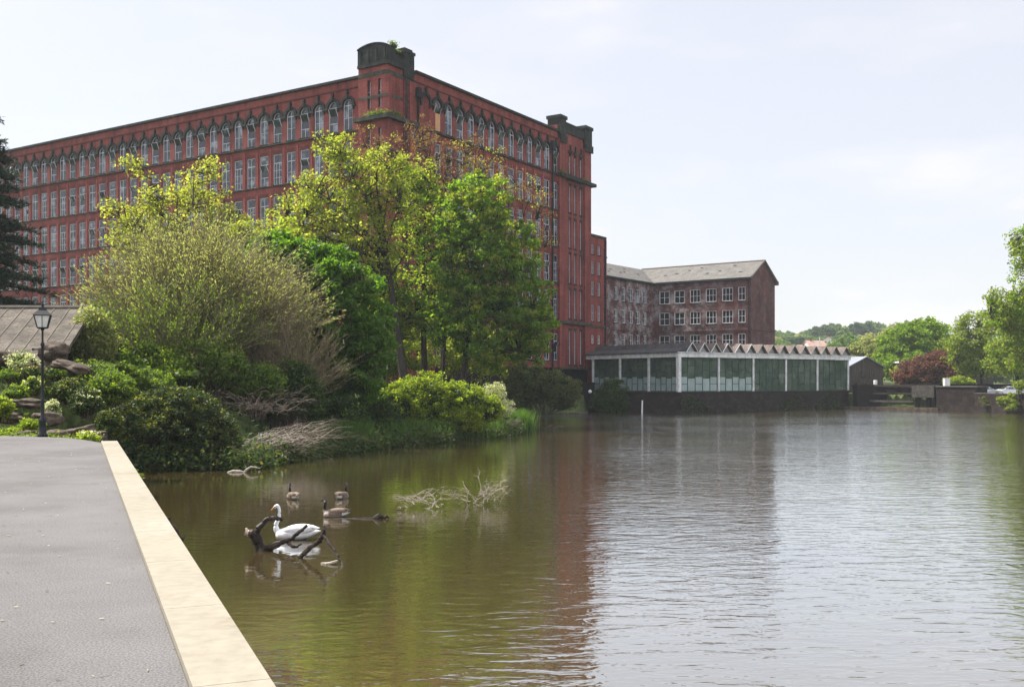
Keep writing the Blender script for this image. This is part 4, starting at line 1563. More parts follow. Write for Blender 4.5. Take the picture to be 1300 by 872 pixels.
# ------------------------------------------------------------------ glass pavilion
PA, PB, PC = V((12.0, 149, 0)), V((21.6, 132.7, 0)), V((49.8, 152, 0))
U1 = (PC - PB)
LB = U1.length
U1.normalize()
U0 = V((-U1.y, U1.x, 0))     # away from the camera, along the folds
LA = 18.9
pav = empty('glass_pavilion', 'low glass walled pavilion with white columns and zigzag folded roof on the quay', 'pavilion', None, PB)
G1 = Fr(PB, U1, -U0, PB)      # long front
G0 = Fr(PB, U0, -U1, PB)      # left side
ZF, ZG, ZT = 2.66, 7.15, 7.72
mb = MB()
mb.box(-.3, LB + .3, -LA, .12, 2.3, ZF, 0, G1)
mb.build('floor_slab', 'concrete', pav)
mb = MB()
mb.box(0.6, LB - .4, -LA + .5, -LA + .7, ZF, ZG, 0, G1)
for k in range(7):
    mb.box(3 + k * 4.6, 3 + k * 4.6 + random.uniform(1.2, 2.6), -9 - random.uniform(0, 4), -8.8, ZF, ZF + random.uniform(1.0, 3.4), 0, G1)
mb.box(LB - .3, LB - .1, -LA + .3, -.3, ZF, ZG, 0, G1)
mb.build('inner_wall', 'pav_inside', pav)
mb = MB()
mb.box(0.3, LB - .3, -LA + .3, -.25, ZG + .05, ZG + .2, 0, G1)
mb.build('ceiling', 'pav_inside', pav)
for a, b, F in ((-.35, LB + .45, G1), (.28, LA, G0)):
    mb = MB()
    mb.box(a, b, -.27, .30, ZG, ZT, 0, F)
    mb.box(a - .05 if F is G1 else a, b + .05, -.27, .42, ZT, ZT + .1, 0, F)
    mb.build('fascia', 'fascia', pav)
col_s = [0.0]
for px in (911.6, 955.6, 997, 1036.9, 1076.0):
    r_ = (px - 650) / 1300
    col_s.append((r_ * PB.y - PB.x) / (U1.x - r_ * U1.y))
col0 = []
for px in (824.5, 788, 753.7):
    r_ = (px - 650) / 1300
    col0.append((r_ * PB.y - PB.x) / (U0.x - r_ * U0.y))
mb = MB()
mb.box(-.26, .22, -.22, .26, ZF - .3, ZG - .002, 0, G1)
mb.build('column', 'fascia', pav)
for s_ in col_s[1:]:
    mb = MB()
    mb.box(s_ - .125, s_ + .125, -.05, .2, ZF, ZG - .002, 0, G1)
    mb.build('column', 'fascia', pav)
for s_ in col0:
    mb = MB()
    mb.box(s_ - .17, s_ + .17, -.05, .2, ZF, ZG - .002, 0, G0)
    mb.build('column', 'fascia', pav)


def glazed_bay(F, a, b, frost):
    g = MB()
    nb = 5
    f = MB()
    xs = [a + (b - a) * k / nb for k in range(nb + 1)]
    fr = .045
    for k, x in enumerate(xs):
        f.box(x - fr, x + fr, -.08, .03, ZF + .05, ZG - .02, 0, F)
    for k in range(nb):
        zb = [ZF + .05]
        if k % 2 == 0:
            zb += [ZF + 1.0, ZF + 2.6]
        else:
            zb += [ZF + 1.75, ZF + (3.4 if k == 1 else 2.9)]
        zb += [ZG - .06]
        for z in zb:
            f.box(xs[k] + fr, xs[k + 1] - fr, -.07, .02, z - .035, z + .035, 0, F)
        zs_ = ZF + (1.75 if k % 2 else 1.9)
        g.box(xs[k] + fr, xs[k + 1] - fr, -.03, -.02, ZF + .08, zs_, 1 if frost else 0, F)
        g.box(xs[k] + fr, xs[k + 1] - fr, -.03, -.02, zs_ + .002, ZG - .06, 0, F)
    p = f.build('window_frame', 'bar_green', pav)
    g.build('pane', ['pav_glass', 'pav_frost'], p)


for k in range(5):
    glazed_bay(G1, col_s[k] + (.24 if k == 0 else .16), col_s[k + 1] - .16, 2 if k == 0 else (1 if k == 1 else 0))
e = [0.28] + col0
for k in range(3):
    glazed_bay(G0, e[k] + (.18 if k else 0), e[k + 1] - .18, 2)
# folded roof
NF = 15
PX = [879.1, 894.7, 909.4, 924.3, 939.9, 954.3, 968.3, 981.8, 995.9, 1008.9, 1022.5, 1036.0, 1048.7, 1061.4, 1074.6]
pk = []
for px in PX:
    r_ = (px - 650) / 1300
    O_ = PB - U0 * .45
    pk.append((r_ * O_.y - O_.x) / (U1.x - r_ * U1.y))
val = [pk[0] - (pk[1] - pk[0]) / 2] + [(a + b) / 2 for a, b in zip(pk[:-1], pk[1:])] + [pk[-1] + (pk[-1] - pk[-2]) / 2]
ZV, ZP = 7.86, 9.1
for k in range(NF):
    mb = MB()
    f_, b_ = .45, -LA - .3
    a, c, b = val[k], pk[k], val[k + 1]
    for (x0, z0_, x1, z1_) in ((a, ZV, c, ZP), (c, ZP, b, ZV)):
        slab(mb, [G1(x0, f_, z0_), G1(x1, f_, z1_), G1(x1, b_, z1_), G1(x0, b_, z0_)], .1)
    o = mb.build('roof_fold', 'fold_roof' if k else 'roof_dark', pav)
    mb = MB()
    mb.prism([(a + .12, 0), (b - .12, 0), (c, 1)], 0, 1, 0, lambda x, y, z: G1(x, -.05 - z * .12, (ZV + .01 - .12) + (ZP - ZV) * y)) if False else None
    tri = [(a + .22, ZV - .12), (b - .22, ZV - .12), (c, ZP - .2)]
    lo = [G1(x, .05, z) for x, z in tri]
    hi = [G1(x, -.1, z) for x, z in tri]
    i = len(mb.v)
    mb.v += [tuple(p) for p in lo + hi]
    mb.f += [(i, i + 1, i + 2), (i + 5, i + 4, i + 3), (i, i + 3, i + 4, i + 1), (i + 1, i + 4, i + 5, i + 2), (i + 2, i + 5, i + 3, i)]
    mb.m += [0] * 5
    mb.build('gable_panel', 'panel_grey', o)
    mb = MB()
    for x0, z0_, x1, z1_ in ((a + .03, ZV - .08, c, ZP - .02), (b - .03, ZV - .08, c, ZP - .02)):
        mb.tube([G1(x0, .46, z0_), G1(x1, .46, z1_)], .055, 4)
    mb.build('verge', 'fascia' if k < 6 else 'panel_grey', o)
mb = MB()
slab(mb, [G0(-.2, .5, ZT + .12), G0(LA + .3, .5, ZT + .12), G0(LA + .3, -.6, ZV + .5), G0(-.2, -.6, ZV + .5)], .1)
mb.build('roof_edge', 'roof_dark', pav)

# quay wall under the pavilion
quay = empty('quay_wall', 'dark mossy retaining wall under the glass pavilion rising from the water', 'wall', None, PB)
mb = MB()
ft = .35
pts = [V((10.3, 136.6, 0)), V((21.7, 132.2, 0)), V((49.9, 151.9, 0))]
for a, b in zip(pts[:-1], pts[1:]):
    d = (b - a).normalized()
    nn = V((-d.y, d.x, 0))
    q = [a, b, b + nn * .7, a + nn * .7]
    mb.hexa([v - PB + V((0, 0, -1.5)) for v in q] + [v - PB + V((0, 0, 2.42)) for v in q])
mb.build('wall_face', 'wall_old', quay)
mb = MB()
for a, b in zip(pts[:-1], pts[1:]):
    d = (b - a).normalized()
    nn = V((-d.y, d.x, 0))
    q = [a - nn * .08, b - nn * .08, b + nn * .68, a + nn * .68]
    mb.hexa([v - PB + V((0, 0, 2.425)) for v in q] + [v - PB + V((0, 0, 2.62)) for v in q])
mb.build('coping', 'plinth', quay)
c = []
for k in range(4200):
    a, b = pts[1], pts[2]
    t_ = RNG.uniform()
    g_ = math.sin(t_ * 23) + math.sin(t_ * 9 + 1) + RNG.normal() * .4
    if g_ < .5:
        continue
    p = a.lerp(b, t_) - U0 * abs(RNG.normal() * .12)
    c.append((p.x - PB.x, p.y - PB.y, RNG.uniform(.05, 1.5 + .8 * math.sin(t_ * 31))))
o = link('ivy', quads_mesh('ivy', leaf_quads(np.array(c), .2), ['l_dark']), quay)
o['kind'] = 'stuff'
mb = MB()
mb.face([(8, 138, 2.15), (21, 133.3, 2.15), (22, 134, 2.15), (12.5, 149, 2.15)])
tag(mb.build('terrace', 'concrete'), kind='structure')

# ------------------------------------------------------------------ weir and sluice
WA, WB = V((49.6, 151.0, 0)), V((58.9, 142.2, 0))
Uw = (WB - WA)
LW = Uw.length
Uw.normalize()
Nw = V((Uw.y, -Uw.x, 0))
if Nw.y > 0:
    Nw = -Nw
wr = empty('sluice_gate', 'dark timber sluice with beams and iron wheel between the pavilion and stone pier', 'sluice', None, WA)
FW = Fr(WA, Uw, Nw, WA)
mb = MB()
mb.box(0, LW, -3.2, -2.6, -1.5, 3.15, 0, FW)
for k in range(9):
    mb.box(.6 + k * 1.4, .85 + k * 1.4, -2.6, -2.3, -1.5, 3.2, 0, FW)
mb.build('back_wall', 'plinth', wr)
mb = MB()
mb.box(0, LW, -1.6, -.9, 3.2, 3.5, 0, FW)
mb.build('deck', 'timber', wr)
for z, d, mt, s0_, s1_ in ((2.1, -.7, 'timber', .4, 9.2), (1.0, -.4, 'concrete', 0, 9.4), (2.75, -1.1, 'plinth', .2, LW)):
    mb = MB()
    mb.box(s0_, s1_, d - .3, d, z, z + .28, 0, FW)
    mb.build('beam', mt, wr)
mb = MB()
mb.box(-.5, LW + .6, -1.0, .9, -1.5, .32, 0, FW)
mb.build('sill_ledge', 'rock', wr)
mb = MB()
mb.box(9.3, 12.4, -1.8, -.2, 1.75, 3.42, 0, FW)
mb.build('stone_block', 'concrete', wr)
for s_ in (9.6, 11.2, 12.1):
    mb = MB()
    mb.box(s_, s_ + .35, -1.4, -.6, .3, 1.748, 0, FW)
    mb.build('post', 'plinth', wr)
mb = MB()
c = FW.at(1.6, -.3, 3.2)
ring = [c + Uw * .72 * math.cos(t) + V((0, 0, .72 * math.sin(t))) for t in [2 * math.pi * k / 24 for k in range(25)]]
mb.tube(ring, .05, 6)
for k in range(4):
    t = math.pi * k / 4
    mb.tube([c - Uw * .72 * math.cos(t) - V((0, 0, .72 * math.sin(t))), c + Uw * .72 * math.cos(t) + V((0, 0, .72 * math.sin(t)))], .03, 5)
mb.tube([c - Nw * .15, c + Nw * .15], .12, 8)
mb.build('wheel', 'iron', wr)
mb = MB()
for s_ in (.9, 2.3):
    mb.box(s_, s_ + .15, -.9, -.6, .3, 3.7, 0, FW)
mb.box(5.6, 6.6, -.6, -.3, 2.38, 2.75, 0, FW)
mb.build('gear_frame', 'iron', wr)

pier = empty('stone_pier', 'square dark stone pier beside the sluice with a white box on top', 'pier', None, (59, 140.5, 0))
mb = MB()
mb.prism([(-.2, 1.4), (3.1, -3.6), (5.2, -2.2), (5.6, 4.5), (1.5, 5)], -1.5, 3.2)
mb.build('wall', 'wall_old', pier)
mb = MB()
mb.prism([(-.35, 1.4), (3.1, -3.8), (5.35, -2.3), (5.75, 4.6), (1.4, 5.2)], 3.2, 3.36)
mb.build('coping', 'concrete', pier)
p = P(1201.7, 488, 141.5)
mb = MB()
mb.box(p.x - .36, p.x + .36, 141.2, 141.8, 3.37, 4.35)
mb.box(p.x - .40, p.x + .40, 141.15, 141.85, 4.35, 4.43)
mb.box(p.x - .2, p.x + .2, 141.16, 141.198, 3.6, 4.2)
tag(mb.build('control_box', 'white'), 'white metal control box standing on the dark stone pier', 'cabinet')
mb = MB()
p = P(1111.4, 488, 150)
mb.lathe([(.24, 0), (.27, .05), (.27, .3), (.29, .33), (.27, .36), (.27, .62), (.25, .68)], (p.x, p.y, 3.5), 16)
tag(mb.build('barrel', 'white'), 'small white barrel behind the sluice beams in front of the brown shed', 'barrel')
mb = MB()
mb.box(p.x - 3, p.x + 4, 149.2, 151, -1, 3.5)
tag(mb.build('lock_platform', 'plinth'), 'low dark stone platform behind the sluice beams', 'platform')

# right bank wall and the wall across the road
bw = empty('bank_wall', 'dark stone river wall below the two parked cars on the right', 'wall', None, (62, 132, 0))
mb = MB()
pts = [V((61.9, 137.6, 0)), V((62.6, 132, 0)), V((63.4, 126, 0)), V((70, 97, 0)), V((79.2, 59, 0)), V((92, -80, 0))]
for a, b in zip(pts[:-1], pts[1:]):
    d = (b - a).normalized()
    nn = V((-d.y, d.x, 0))
    q = [a, b, b + nn * .6, a + nn * .6]
    mb.hexa([v - V((62, 132, 0)) + V((0, 0, -1.5)) for v in q] + [v - V((62, 132, 0)) + V((0, 0, 2.35)) for v in q])
mb.build('wall_face', 'wall_old', bw)
mb = MB()
for a, b in zip(pts[:-1], pts[1:]):
    d = (b - a).normalized()
    nn = V((-d.y, d.x, 0))
    q = [a - nn * .06, b - nn * .06, b + nn * .66, a + nn * .66]
    mb.hexa([v - V((62, 132, 0)) + V((0, 0, 2.352)) for v in q] + [v - V((62, 132, 0)) + V((0, 0, 2.47)) for v in q])
mb.build('coping', 'concrete', bw)
mb = MB()
mb.box(-8, 40, 0, .5, 0, 1.95)
mb.box(-8, 40, -.08, .58, 1.952, 2.08)
o = mb.build('roadside_wall', 'plinth')
o.location = (70, 156, 1.5)
tag(o, 'low dark stone wall behind the two parked cars', 'wall')
mb = MB()
mb.face([(61.5, 139, 1.84), (120, 139, 1.84), (120, 155.5, 1.84), (61.5, 155.5, 1.84)])
tag(mb.build('road', 'tarmac'), kind='structure')

# ------------------------------------------------------------------ shed, cars, far houses
sh = empty('board_shed', 'brown boarded shed with pale metal roof at the right end of the pavilion', 'shed', None, (0, 0, 0))
so_ = V((53.5, 163, 2.1))
sh.location = so_
UA = V((.93, .37, 0)).normalized()
UB = V((-.37, .93, 0)).normalized()
FS = Fr(so_, UA, -UB, so_)
mb = MB()
sw, sdp, ze, zr = 7.0, 6.0, 4.3, 5.9
FSz = FS
mb.face([FS(0, 0, 0), FS(sw, 0, 0), FS(sw, 0, ze), FS(sw / 2, 0, zr - .3), FS(0, 0, ze)])
mb.face([FS(sw, 0, 0), FS(sw, -sdp, 0), FS(sw, -sdp, ze), FS(sw, 0, ze)])
mb.face([FS(0, 0, 0), FS(0, -sdp, 0), FS(0, -sdp, ze), FS(0, 0, ze)])
mb.face([FS(0, -sdp, 0), FS(sw, -sdp, 0), FS(sw, -sdp, ze), FS(sw / 2, -sdp, zr - .3), FS(0, -sdp, ze)])
mb.box(-6, -.01, -sdp, -1.2, 0, 3.4, 0, FS)
mb.build('wall', 'cladding', sh)
mb = MB()
slab(mb, [FS(-.3, .3, ze - .1), FS(sw / 2, .3, zr), FS(sw / 2, -sdp - .3, zr), FS(-.3, -sdp - .3, ze - .1)], .12)
slab(mb, [FS(sw / 2, .3, zr), FS(sw + .3, .3, ze - .1), FS(sw + .3, -sdp - .3, ze - .1), FS(sw / 2, -sdp - .3, zr)], .12)
mb.build('roof', 'metal_roof', sh)
mb = MB()
slab(mb, [FS(-6.3, -.9, 3.3), FS(-.31, -.9, 3.9), FS(-.31, -sdp, 5.3), FS(-6.3, -sdp, 4.8)], .12)
mb.build('roof', 'metal_roof', sh)
for a in (2.6, 4.2):
    simple_window(FS, a, a + .8, 2.6, 3.5, sh, 'timber', 2, 1, -.03, .08)
mb = MB()
mb.box(.8, 2.0, .004, .06, 0, 2.1, 0, FS)
mb.build('door', 'timber', sh)


def car(label, X, Y, z0, mt, long_roof, rz=0.0, group='cars parked behind the river wall'):
    r = empty('parked_car', label, 'car', group, (X, Y, z0), rz)
    L_ = 2.15
    rear = [(-L_, .45), (-L_, .85), (-L_ + .08, 1.0)]
    if long_roof:
        top = [(-L_ + .35, 1.38), (-L_ + .75, 1.47), (.25, 1.46), (1.05, 1.0)]
    else:
        top = [(-L_ + .35, 1.10), (-1.15, 1.42), (-.3, 1.46), (.3, 1.40), (1.0, 1.0)]
    prof_ = rear + top + [(1.9, .88), (2.12, .72), (2.15, .45), (1.9, .25), (-1.95, .25)]

    def hw(z):
        return .88 if z < 1.0 else .88 - (z - 1.0) * .42
    mb = MB()
    n = len(prof_)
    i = len(mb.v)
    mb.v += [(x, -hw(z), z) for x, z in prof_] + [(x, hw(z), z) for x, z in prof_]
    mb.f += [tuple(i + k for k in range(n)), tuple(i + n + k for k in reversed(range(n)))]
    mb.m += [0, 0]
    for k in range(n):
        mb.f.append((i + k, i + n + k, i + n + (k + 1) % n, i + (k + 1) % n))
        mb.m.append(0)
    b = mb.build('body', mt, r)
    md = b.modifiers.new('bevel', 'BEVEL')
    md.width = .05
    md.segments = 2
    g = MB()
    rx = -L_ + .55 if long_roof else -1.2
    for s in (-1, 1):
        def q(x, z):
            return (x, s * (hw(z) + .012), z)
        for x0, x1, x2, x3 in ((rx, -.55, -.55, rx + .18), (-.47, .38, .28, -.47), (.46, .98, .42, .34)):
            zt = 1.38
            g.face([q(x0, 1.02), q(x1, 1.02), q(x2, zt if x1 < .9 else 1.3), q(x3, zt)])
    g.face([(1.02, -.78, 1.03), (1.02, .78, 1.03), (.36, .68, 1.42), (.36, -.68, 1.42)])
    g.build('window', 'car_glass', r)
    for x in (-1.35, 1.35):
        for s in (-1, 1):
            wmb = MB()
            y0, y1 = s * .72, s * .90
            ring = [(x + .33 * math.cos(t), .33 + .33 * math.sin(t)) for t in [2 * math.pi * k / 20 for k in range(20)]]
            wmb.prism(ring, min(y0, y1), max(y0, y1), 0, lambda a, b_, c: (a, c, b_))
            wo = wmb.build('wheel', 'rubber', r)
            h = MB()
            ring = [(x + .2 * math.cos(t), .33 + .2 * math.sin(t)) for t in [2 * math.pi * k / 16 for k in range(16)]]
            h.prism(ring, min(s * .9, s * .915), max(s * .9, s * .915), 0, lambda a, b_, c: (a, c, b_))
            h.build('rim', 'car_silver', wo)
    for s in (-1, 1):
        h = MB()
        h.box(2.0, 2.17, min(s * .5, s * .82), max(s * .5, s * .82), .62, .76)
        h.build('headlight', 'lamp_glass', r)
        h = MB()
        h.box(-2.17, -2.05, min(s * .6, s * .84), max(s * .6, s * .84), .72, .92)
        h.build('tail_light', 'lamp_lens', r)
        h = MB()
        h.box(.72, .86, min(s * .9, s * 1.05), max(s * .9, s * 1.05), .98, 1.1)
        h.build('mirror', mt, r)
    return r


car('silver grey estate car parked behind the river wall, left of the white one', 66.9, 145, 1.84, 'car_silver', True)
car('white hatchback parked behind the river wall, right of the silver car', 71.9, 148.5, 1.84, 'car_white', False, math.pi)
car('dark green car roof showing above the lock wall left of the white box', 81.3, 200, gz(81, 200), 'car_green', True, 0.1, None)

ho = empty('stone_outhouse', 'grey stone outhouse half hidden by trees behind the white car', 'house', None, (78.5, 172, 1.5))
mb = MB()
mb.box(-2.5, 2.2, 0, 5, 0, 5.0)
mb.build('wall', 'concrete', ho)
mb = MB()
slab(mb, [(-2.8, -.3, 4.9), (2.5, -.3, 4.9), (2.5, 2.5, 6.4), (-2.8, 2.5, 6.4)])
slab(mb, [(-2.8, 2.5, 6.4), (2.5, 2.5, 6.4), (2.5, 5.3, 4.9), (-2.8, 5.3, 4.9)])
mb.build('roof', 'slate', ho)
fh = empty('flat_roof_hut', 'small dark hut with pale flat roof edge behind the copper beech', 'hut', None, (76.5, 196, gz(76, 196)))
mb = MB()
mb.box(-2.2, 2.2, 0, 3, 0, 5.4)
mb.build('wall', 'cladding', fh)
mb = MB()
mb.box(-2.4, 2.4, -.2, 3.2, 5.4, 5.65)
mb.build('roof', 'white', fh)


def house(x, y, w_, d_, h_, label, rz=0.0, wall='render', roof='tile'):
    z = gz(x, y) - .3
    r = empty('hillside_house', label, 'house', 'houses on the far hillside', (x, y, z), rz)
    mb = MB()
    mb.box(-w_ / 2, w_ / 2, 0, d_, 0, h_)
    for s in (-1, 1):
        mb.face([(s * w_ / 2, 0, h_), (s * w_ / 2, d_, h_), (s * w_ / 2, d_ / 2, h_ + d_ * .38)])
    mb.build('wall', wall, r)
    mb = MB()
    e_ = .4
    slab(mb, [(-w_ / 2 - e_, -e_, h_ - .1), (w_ / 2 + e_, -e_, h_ - .1), (w_ / 2 + e_, d_ / 2, h_ + d_ * .4), (-w_ / 2 - e_, d_ / 2, h_ + d_ * .4)], .2)
    slab(mb, [(-w_ / 2 - e_, d_ / 2, h_ + d_ * .4), (w_ / 2 + e_, d_ / 2, h_ + d_ * .4), (w_ / 2 + e_, d_ + e_, h_ - .1), (-w_ / 2 - e_, d_ + e_, h_ - .1)], .2)
    ro = mb.build('roof', roof, r)
    mb = MB()
    mb.box(-w_ * .3, -w_ * .3 + .8, d_ / 2 - .4, d_ / 2 + .4, h_ + d_ * .2, h_ + d_ * .4 + 1.2)
    mb.build('chimney', 'brick_head', ro)
    for k in range(3):
        for zz in (.9, 3.4):
            if zz + 1.2 < h_:
                mb = MB()
                x_ = -w_ / 2 + w_ * (k + .5) / 3
                mb.box(x_ - .6, x_ + .6, -.04, .02, zz, zz + 1.2)
                mb.build('window', 'dark_glass', r)
    return r


Yh = 455
for px, w_, lab, rz in ((1014, 12, 'cream hillside house with pinkish roof, nearest the brown mill gable', .1), (1030, 11, 'second hillside house from the brown mill, with pinkish roof', -.15),
                        (1041, 9, 'hillside house with pinkish roof just right of the pale mast', .3), (1056, 9, 'hillside house with pinkish roof furthest from the mill, below dark trees', -.2)):
    p = P(px, 440, Yh)
    house(p.x, Yh, w_, 8, 3.4 if px != 1041 else 5.2, lab, rz, 'render', 'tile')
p = P(1064, 430, Yh + 20)
house(p.x, Yh + 20, 8, 8, 5.4, 'taller grey gabled house on the far hillside beside the dark trees', 1.2, 'render', 'slate')
p = P(1040.5, 440, 300)
mb = MB()
mb.lathe([(.25, 0), (.2, 6), (.16, 14.2), (.08, 14.4)], (p.x, 300, gz(p.x, 300)), 10)
tag(mb.build('mast', 'frame'), 'slim pale mast rising behind the zigzag pavilion roof', 'mast')


# ------------------------------------------------------------------ trees and shrubs
def E(px, py, Y, rx, rz, ry=None):
    p = P(px, py, Y)
    k = Y / 1300
    return ((p.x, p.y, p.z), (rx * k, (ry or rx) * k, rz * k))


def B(px, Y, z=None):
    x = (px - 650) / 1300 * Y
    return (x, Y, (gz(x, Y) - .1) if z is None else z)


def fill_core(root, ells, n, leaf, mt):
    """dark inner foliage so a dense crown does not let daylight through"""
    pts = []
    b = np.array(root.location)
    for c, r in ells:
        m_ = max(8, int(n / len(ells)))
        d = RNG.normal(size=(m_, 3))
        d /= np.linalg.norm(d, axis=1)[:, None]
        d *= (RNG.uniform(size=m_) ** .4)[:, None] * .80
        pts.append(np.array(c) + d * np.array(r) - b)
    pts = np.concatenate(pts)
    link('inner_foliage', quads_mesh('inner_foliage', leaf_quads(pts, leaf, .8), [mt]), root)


# horse chestnut
el = [E(432, 410, 66, 66, 80, 60), E(388, 345, 66, 42, 40), E(455, 450, 66, 46, 66, 50), E(420, 350, 66, 44, 36), E(355, 322, 66, 35, 24), E(400, 470, 66, 50, 60)]
t = tree('chestnut_tree', 'dense horse chestnut, bright green on top and dark at its foot, behind the reeds', 'tree', B(425, 66), P(420, 360, 66), .35, el, 430, 120, .62, .30, 'l_chestnut', nlimb=10, surf=.3, aspect=.55)
fill_core(t, el, 5000, .5, 'l_chestnut')
# white flower candles
mb = MB()
cl = sample_ells(el, 90, .1)
for c in cl:
    if c[1] < 65.5 and c[2] < 9:
        c = c - np.array(t.location)
        mb.lathe([(.07, 0), (.05, .12), (.015, .3)], c, 5)
if mb.v:
    o = mb.build('blossom', 'l_pale', t)
    o['kind'] = 'stuff'

# maple far left
el = [E(235, 255, 82, 60, 40), E(185, 285, 82, 48, 34), E(148, 270, 82, 30, 14), E(290, 300, 82, 40, 40), E(172, 215, 82, 18, 22), E(205, 315, 82, 70, 30), E(262, 215, 82, 28, 18)]
tree('young_maple', 'sparse yellow leaved maple against the mill behind the grey willow', 'tree', B(225, 82), P(225, 250, 82), .28, el, 360, 30, .9, .25, 'l_maple_y', nlimb=12, surf=.7, low=.35, twig=.05, flat=.55)
el = [E(335, 300, 80, 45, 20), E(375, 300, 80, 34, 24), E(320, 330, 80, 40, 25)]
tree('young_maple', 'small yellow green maple between the willow and the chestnut top', 'tree', B(335, 80), P(335, 310, 80), .2, el, 110, 52, .7, .27, ['l_yellow', 'l_maple_y'], nlimb=6, surf=.7, low=.4, mix=.4)

G_TALL = 'tall trees standing in front of the mill corner'
# the yellow-green tree with the big forked limb
el = [E(455, 235, 88, 46, 48), E(398, 262, 88, 34, 44), E(425, 190, 88, 26, 26), E(470, 320, 88, 50, 50), E(500, 235, 88, 36, 52), E(375, 300, 88, 20, 18), E(440, 290, 88, 56, 40), E(355, 262, 88, 18, 22)]
t = tree('tall_maple', 'airy yellow green tree with dark forked limbs before the mill corner', 'tree', B(517, 88), P(478, 235, 88), .44, el, 520, 38, .85, .25, ['l_yellow', 'l_maple_y'], 'bark_dark', group=None, nlimb=16, surf=.75, low=.3, twig=.05, mix=.4, flat=.6)
el = [E(540, 290, 93, 42, 58), E(555, 370, 93, 48, 60), E(510, 400, 93, 42, 46), E(530, 235, 93, 28, 34), E(490, 365, 93, 36, 40)]
tree('tall_maple', 'slender yellow green tree in the middle of the tall group, its trunks bare below', 'tree', B(541, 93), P(541, 250, 93), .34, el, 420, 44, .9, .27, ['l_yellow', 'l_green'], 'bark_dark', nlimb=14, surf=.65, low=.4, twig=.045, mix=.35)
el = [E(608, 262, 90, 42, 52), E(636, 320, 90, 52, 52), E(596, 345, 90, 52, 66), E(658, 372, 90, 44, 56), E(622, 420, 90, 62, 50), E(575, 300, 90, 34, 60), E(670, 420, 90, 36, 46), E(560, 400, 90, 30, 40)]
t = tree('dense_green_tree', 'dense fresh green tree with rounded crown nearest the right side of the mill', 'tree', B(582, 90), P(610, 270, 90), .34, el, 560, 85, .66, .27, ['l_green', 'l_yellow'], 'bark_dark', nlimb=14, surf=.45, low=.3, mix=.22)
fill_core(t, el, 3500, .4, 'l_green')
el = [E(480, 195, 101, 44, 34), E(535, 180, 101, 40, 32), E(600, 205, 101, 50, 34), E(650, 240, 101, 40, 30), E(685, 262, 101, 22, 20), E(560, 230, 101, 60, 34), E(690, 300, 101, 16, 30)]
tree('bronze_leaf_tree', 'sparse bronze leaved tree rising behind the green trees along the mill wall', 'tree', B(560, 101), P(565, 215, 101), .3, el, 380, 22, .85, .19, ['l_copper', 'l_maple_y'], 'bark_dark', nlimb=16, surf=.8, low=.5, twig=.035, mix=.22, aspect=.6)
for px, Y, lab in ((479, 92, 'bare leaning trunk under the yellow tree, just right of the chestnut'), (560, 97, 'straight bare trunk between the tall yellow tree and the dense green one')):
    el = [E(px + 10, 400, Y, 34, 34), E(px + 5, 355, Y, 26, 34)]
    tree('thin_tree', lab, 'tree', B(px, Y), P(px + 8, 330, Y), .22, el, 70, 45, .8, .27, 'l_yellow', 'bark_dark', nlimb=6, surf=.7, low=.5)
el = [E(540, 440, 104, 70, 30, 30), E(610, 450, 104, 60, 30, 30), E(480, 440, 104, 40, 40, 30)]
shrub('hazel_thicket', 'yellow green thicket seen between the bare trunks', 'shrub', B(550, 104), el, 240, 75, .9, .32, ['l_yellow', 'l_green'])

# shrubs along the water
el = [E(540, 502, 70, 42, 30, 36), E(585, 508, 70, 36, 24, 30), E(505, 515, 69, 28, 28, 30), E(618, 520, 71, 22, 18, 20), E(560, 530, 70, 60, 26, 34)]
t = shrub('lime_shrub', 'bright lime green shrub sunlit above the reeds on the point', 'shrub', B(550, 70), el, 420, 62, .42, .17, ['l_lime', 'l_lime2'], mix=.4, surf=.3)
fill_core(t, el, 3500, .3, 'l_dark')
el = [E(628, 508, 76, 14, 24, 14), E(640, 520, 76, 12, 14, 14)]
shrub('pale_shrub', 'wispy pale cream and green shrub at the tip of the point', 'shrub', B(630, 76), el, 90, 55, .35, .12, ['l_pale', 'l_lime'], mix=.4)
el = [E(668, 485, 118, 30, 26, 26), E(700, 492, 118, 34, 26, 26), E(655, 505, 118, 20, 22, 22), E(716, 500, 118, 20, 18)]
t = shrub('olive_bush', 'dull olive bush hanging over the water at the foot of the mill', 'shrub', B(690, 118, .1), el, 260, 80, .8, .28, ['l_olive', 'l_shrub'], mix=.2)
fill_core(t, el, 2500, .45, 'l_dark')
el = [E(777, 501, 135, 19, 20, 14), E(770, 512, 135, 18, 12, 12), E(786, 510, 135, 14, 14, 10)]
t = shrub('round_bush', 'dark round bush in front of the left end of the glass pavilion', 'shrub', (13.2, 135, -.1), el, 150, 85, .7, .26, ['l_dark', 'l_shrub'], mix=.2)
fill_core(t, el, 1200, .4, 'l_dark')

el = [E(215, 548, 48, 84, 46, 60), E(165, 552, 48, 42, 40, 40), E(262, 560, 48, 44, 36, 44), E(222, 520, 48, 56, 28, 44), E(235, 585, 47.6, 70, 18, 30), E(160, 580, 46.6, 32, 30, 24)]
t = shrub('laurel_bush', 'large dark glossy bush with yellowish new tips overhanging the water', 'shrub', B(215, 48, .2), el, 1300, 44, .27, .15, ['l_laurel', 'l_tip'], mix=.42, surf=.2, aspect=.42)
fill_core(t, el, 9000, .3, 'l_laurel')
el = [E(165, 497, 53, 34, 20, 30), E(205, 492, 53, 34, 24, 30), E(232, 508, 53, 22, 18), E(135, 505, 53, 24, 20)]
t = shrub('mid_green_shrub', 'fresh green ferny shrub between the willow and the glossy dark bush', 'shrub', B(185, 53), el, 260, 60, .36, .14, ['l_shrub', 'l_lime'], mix=.4)
fill_core(t, el, 1800, .25, 'l_dark')
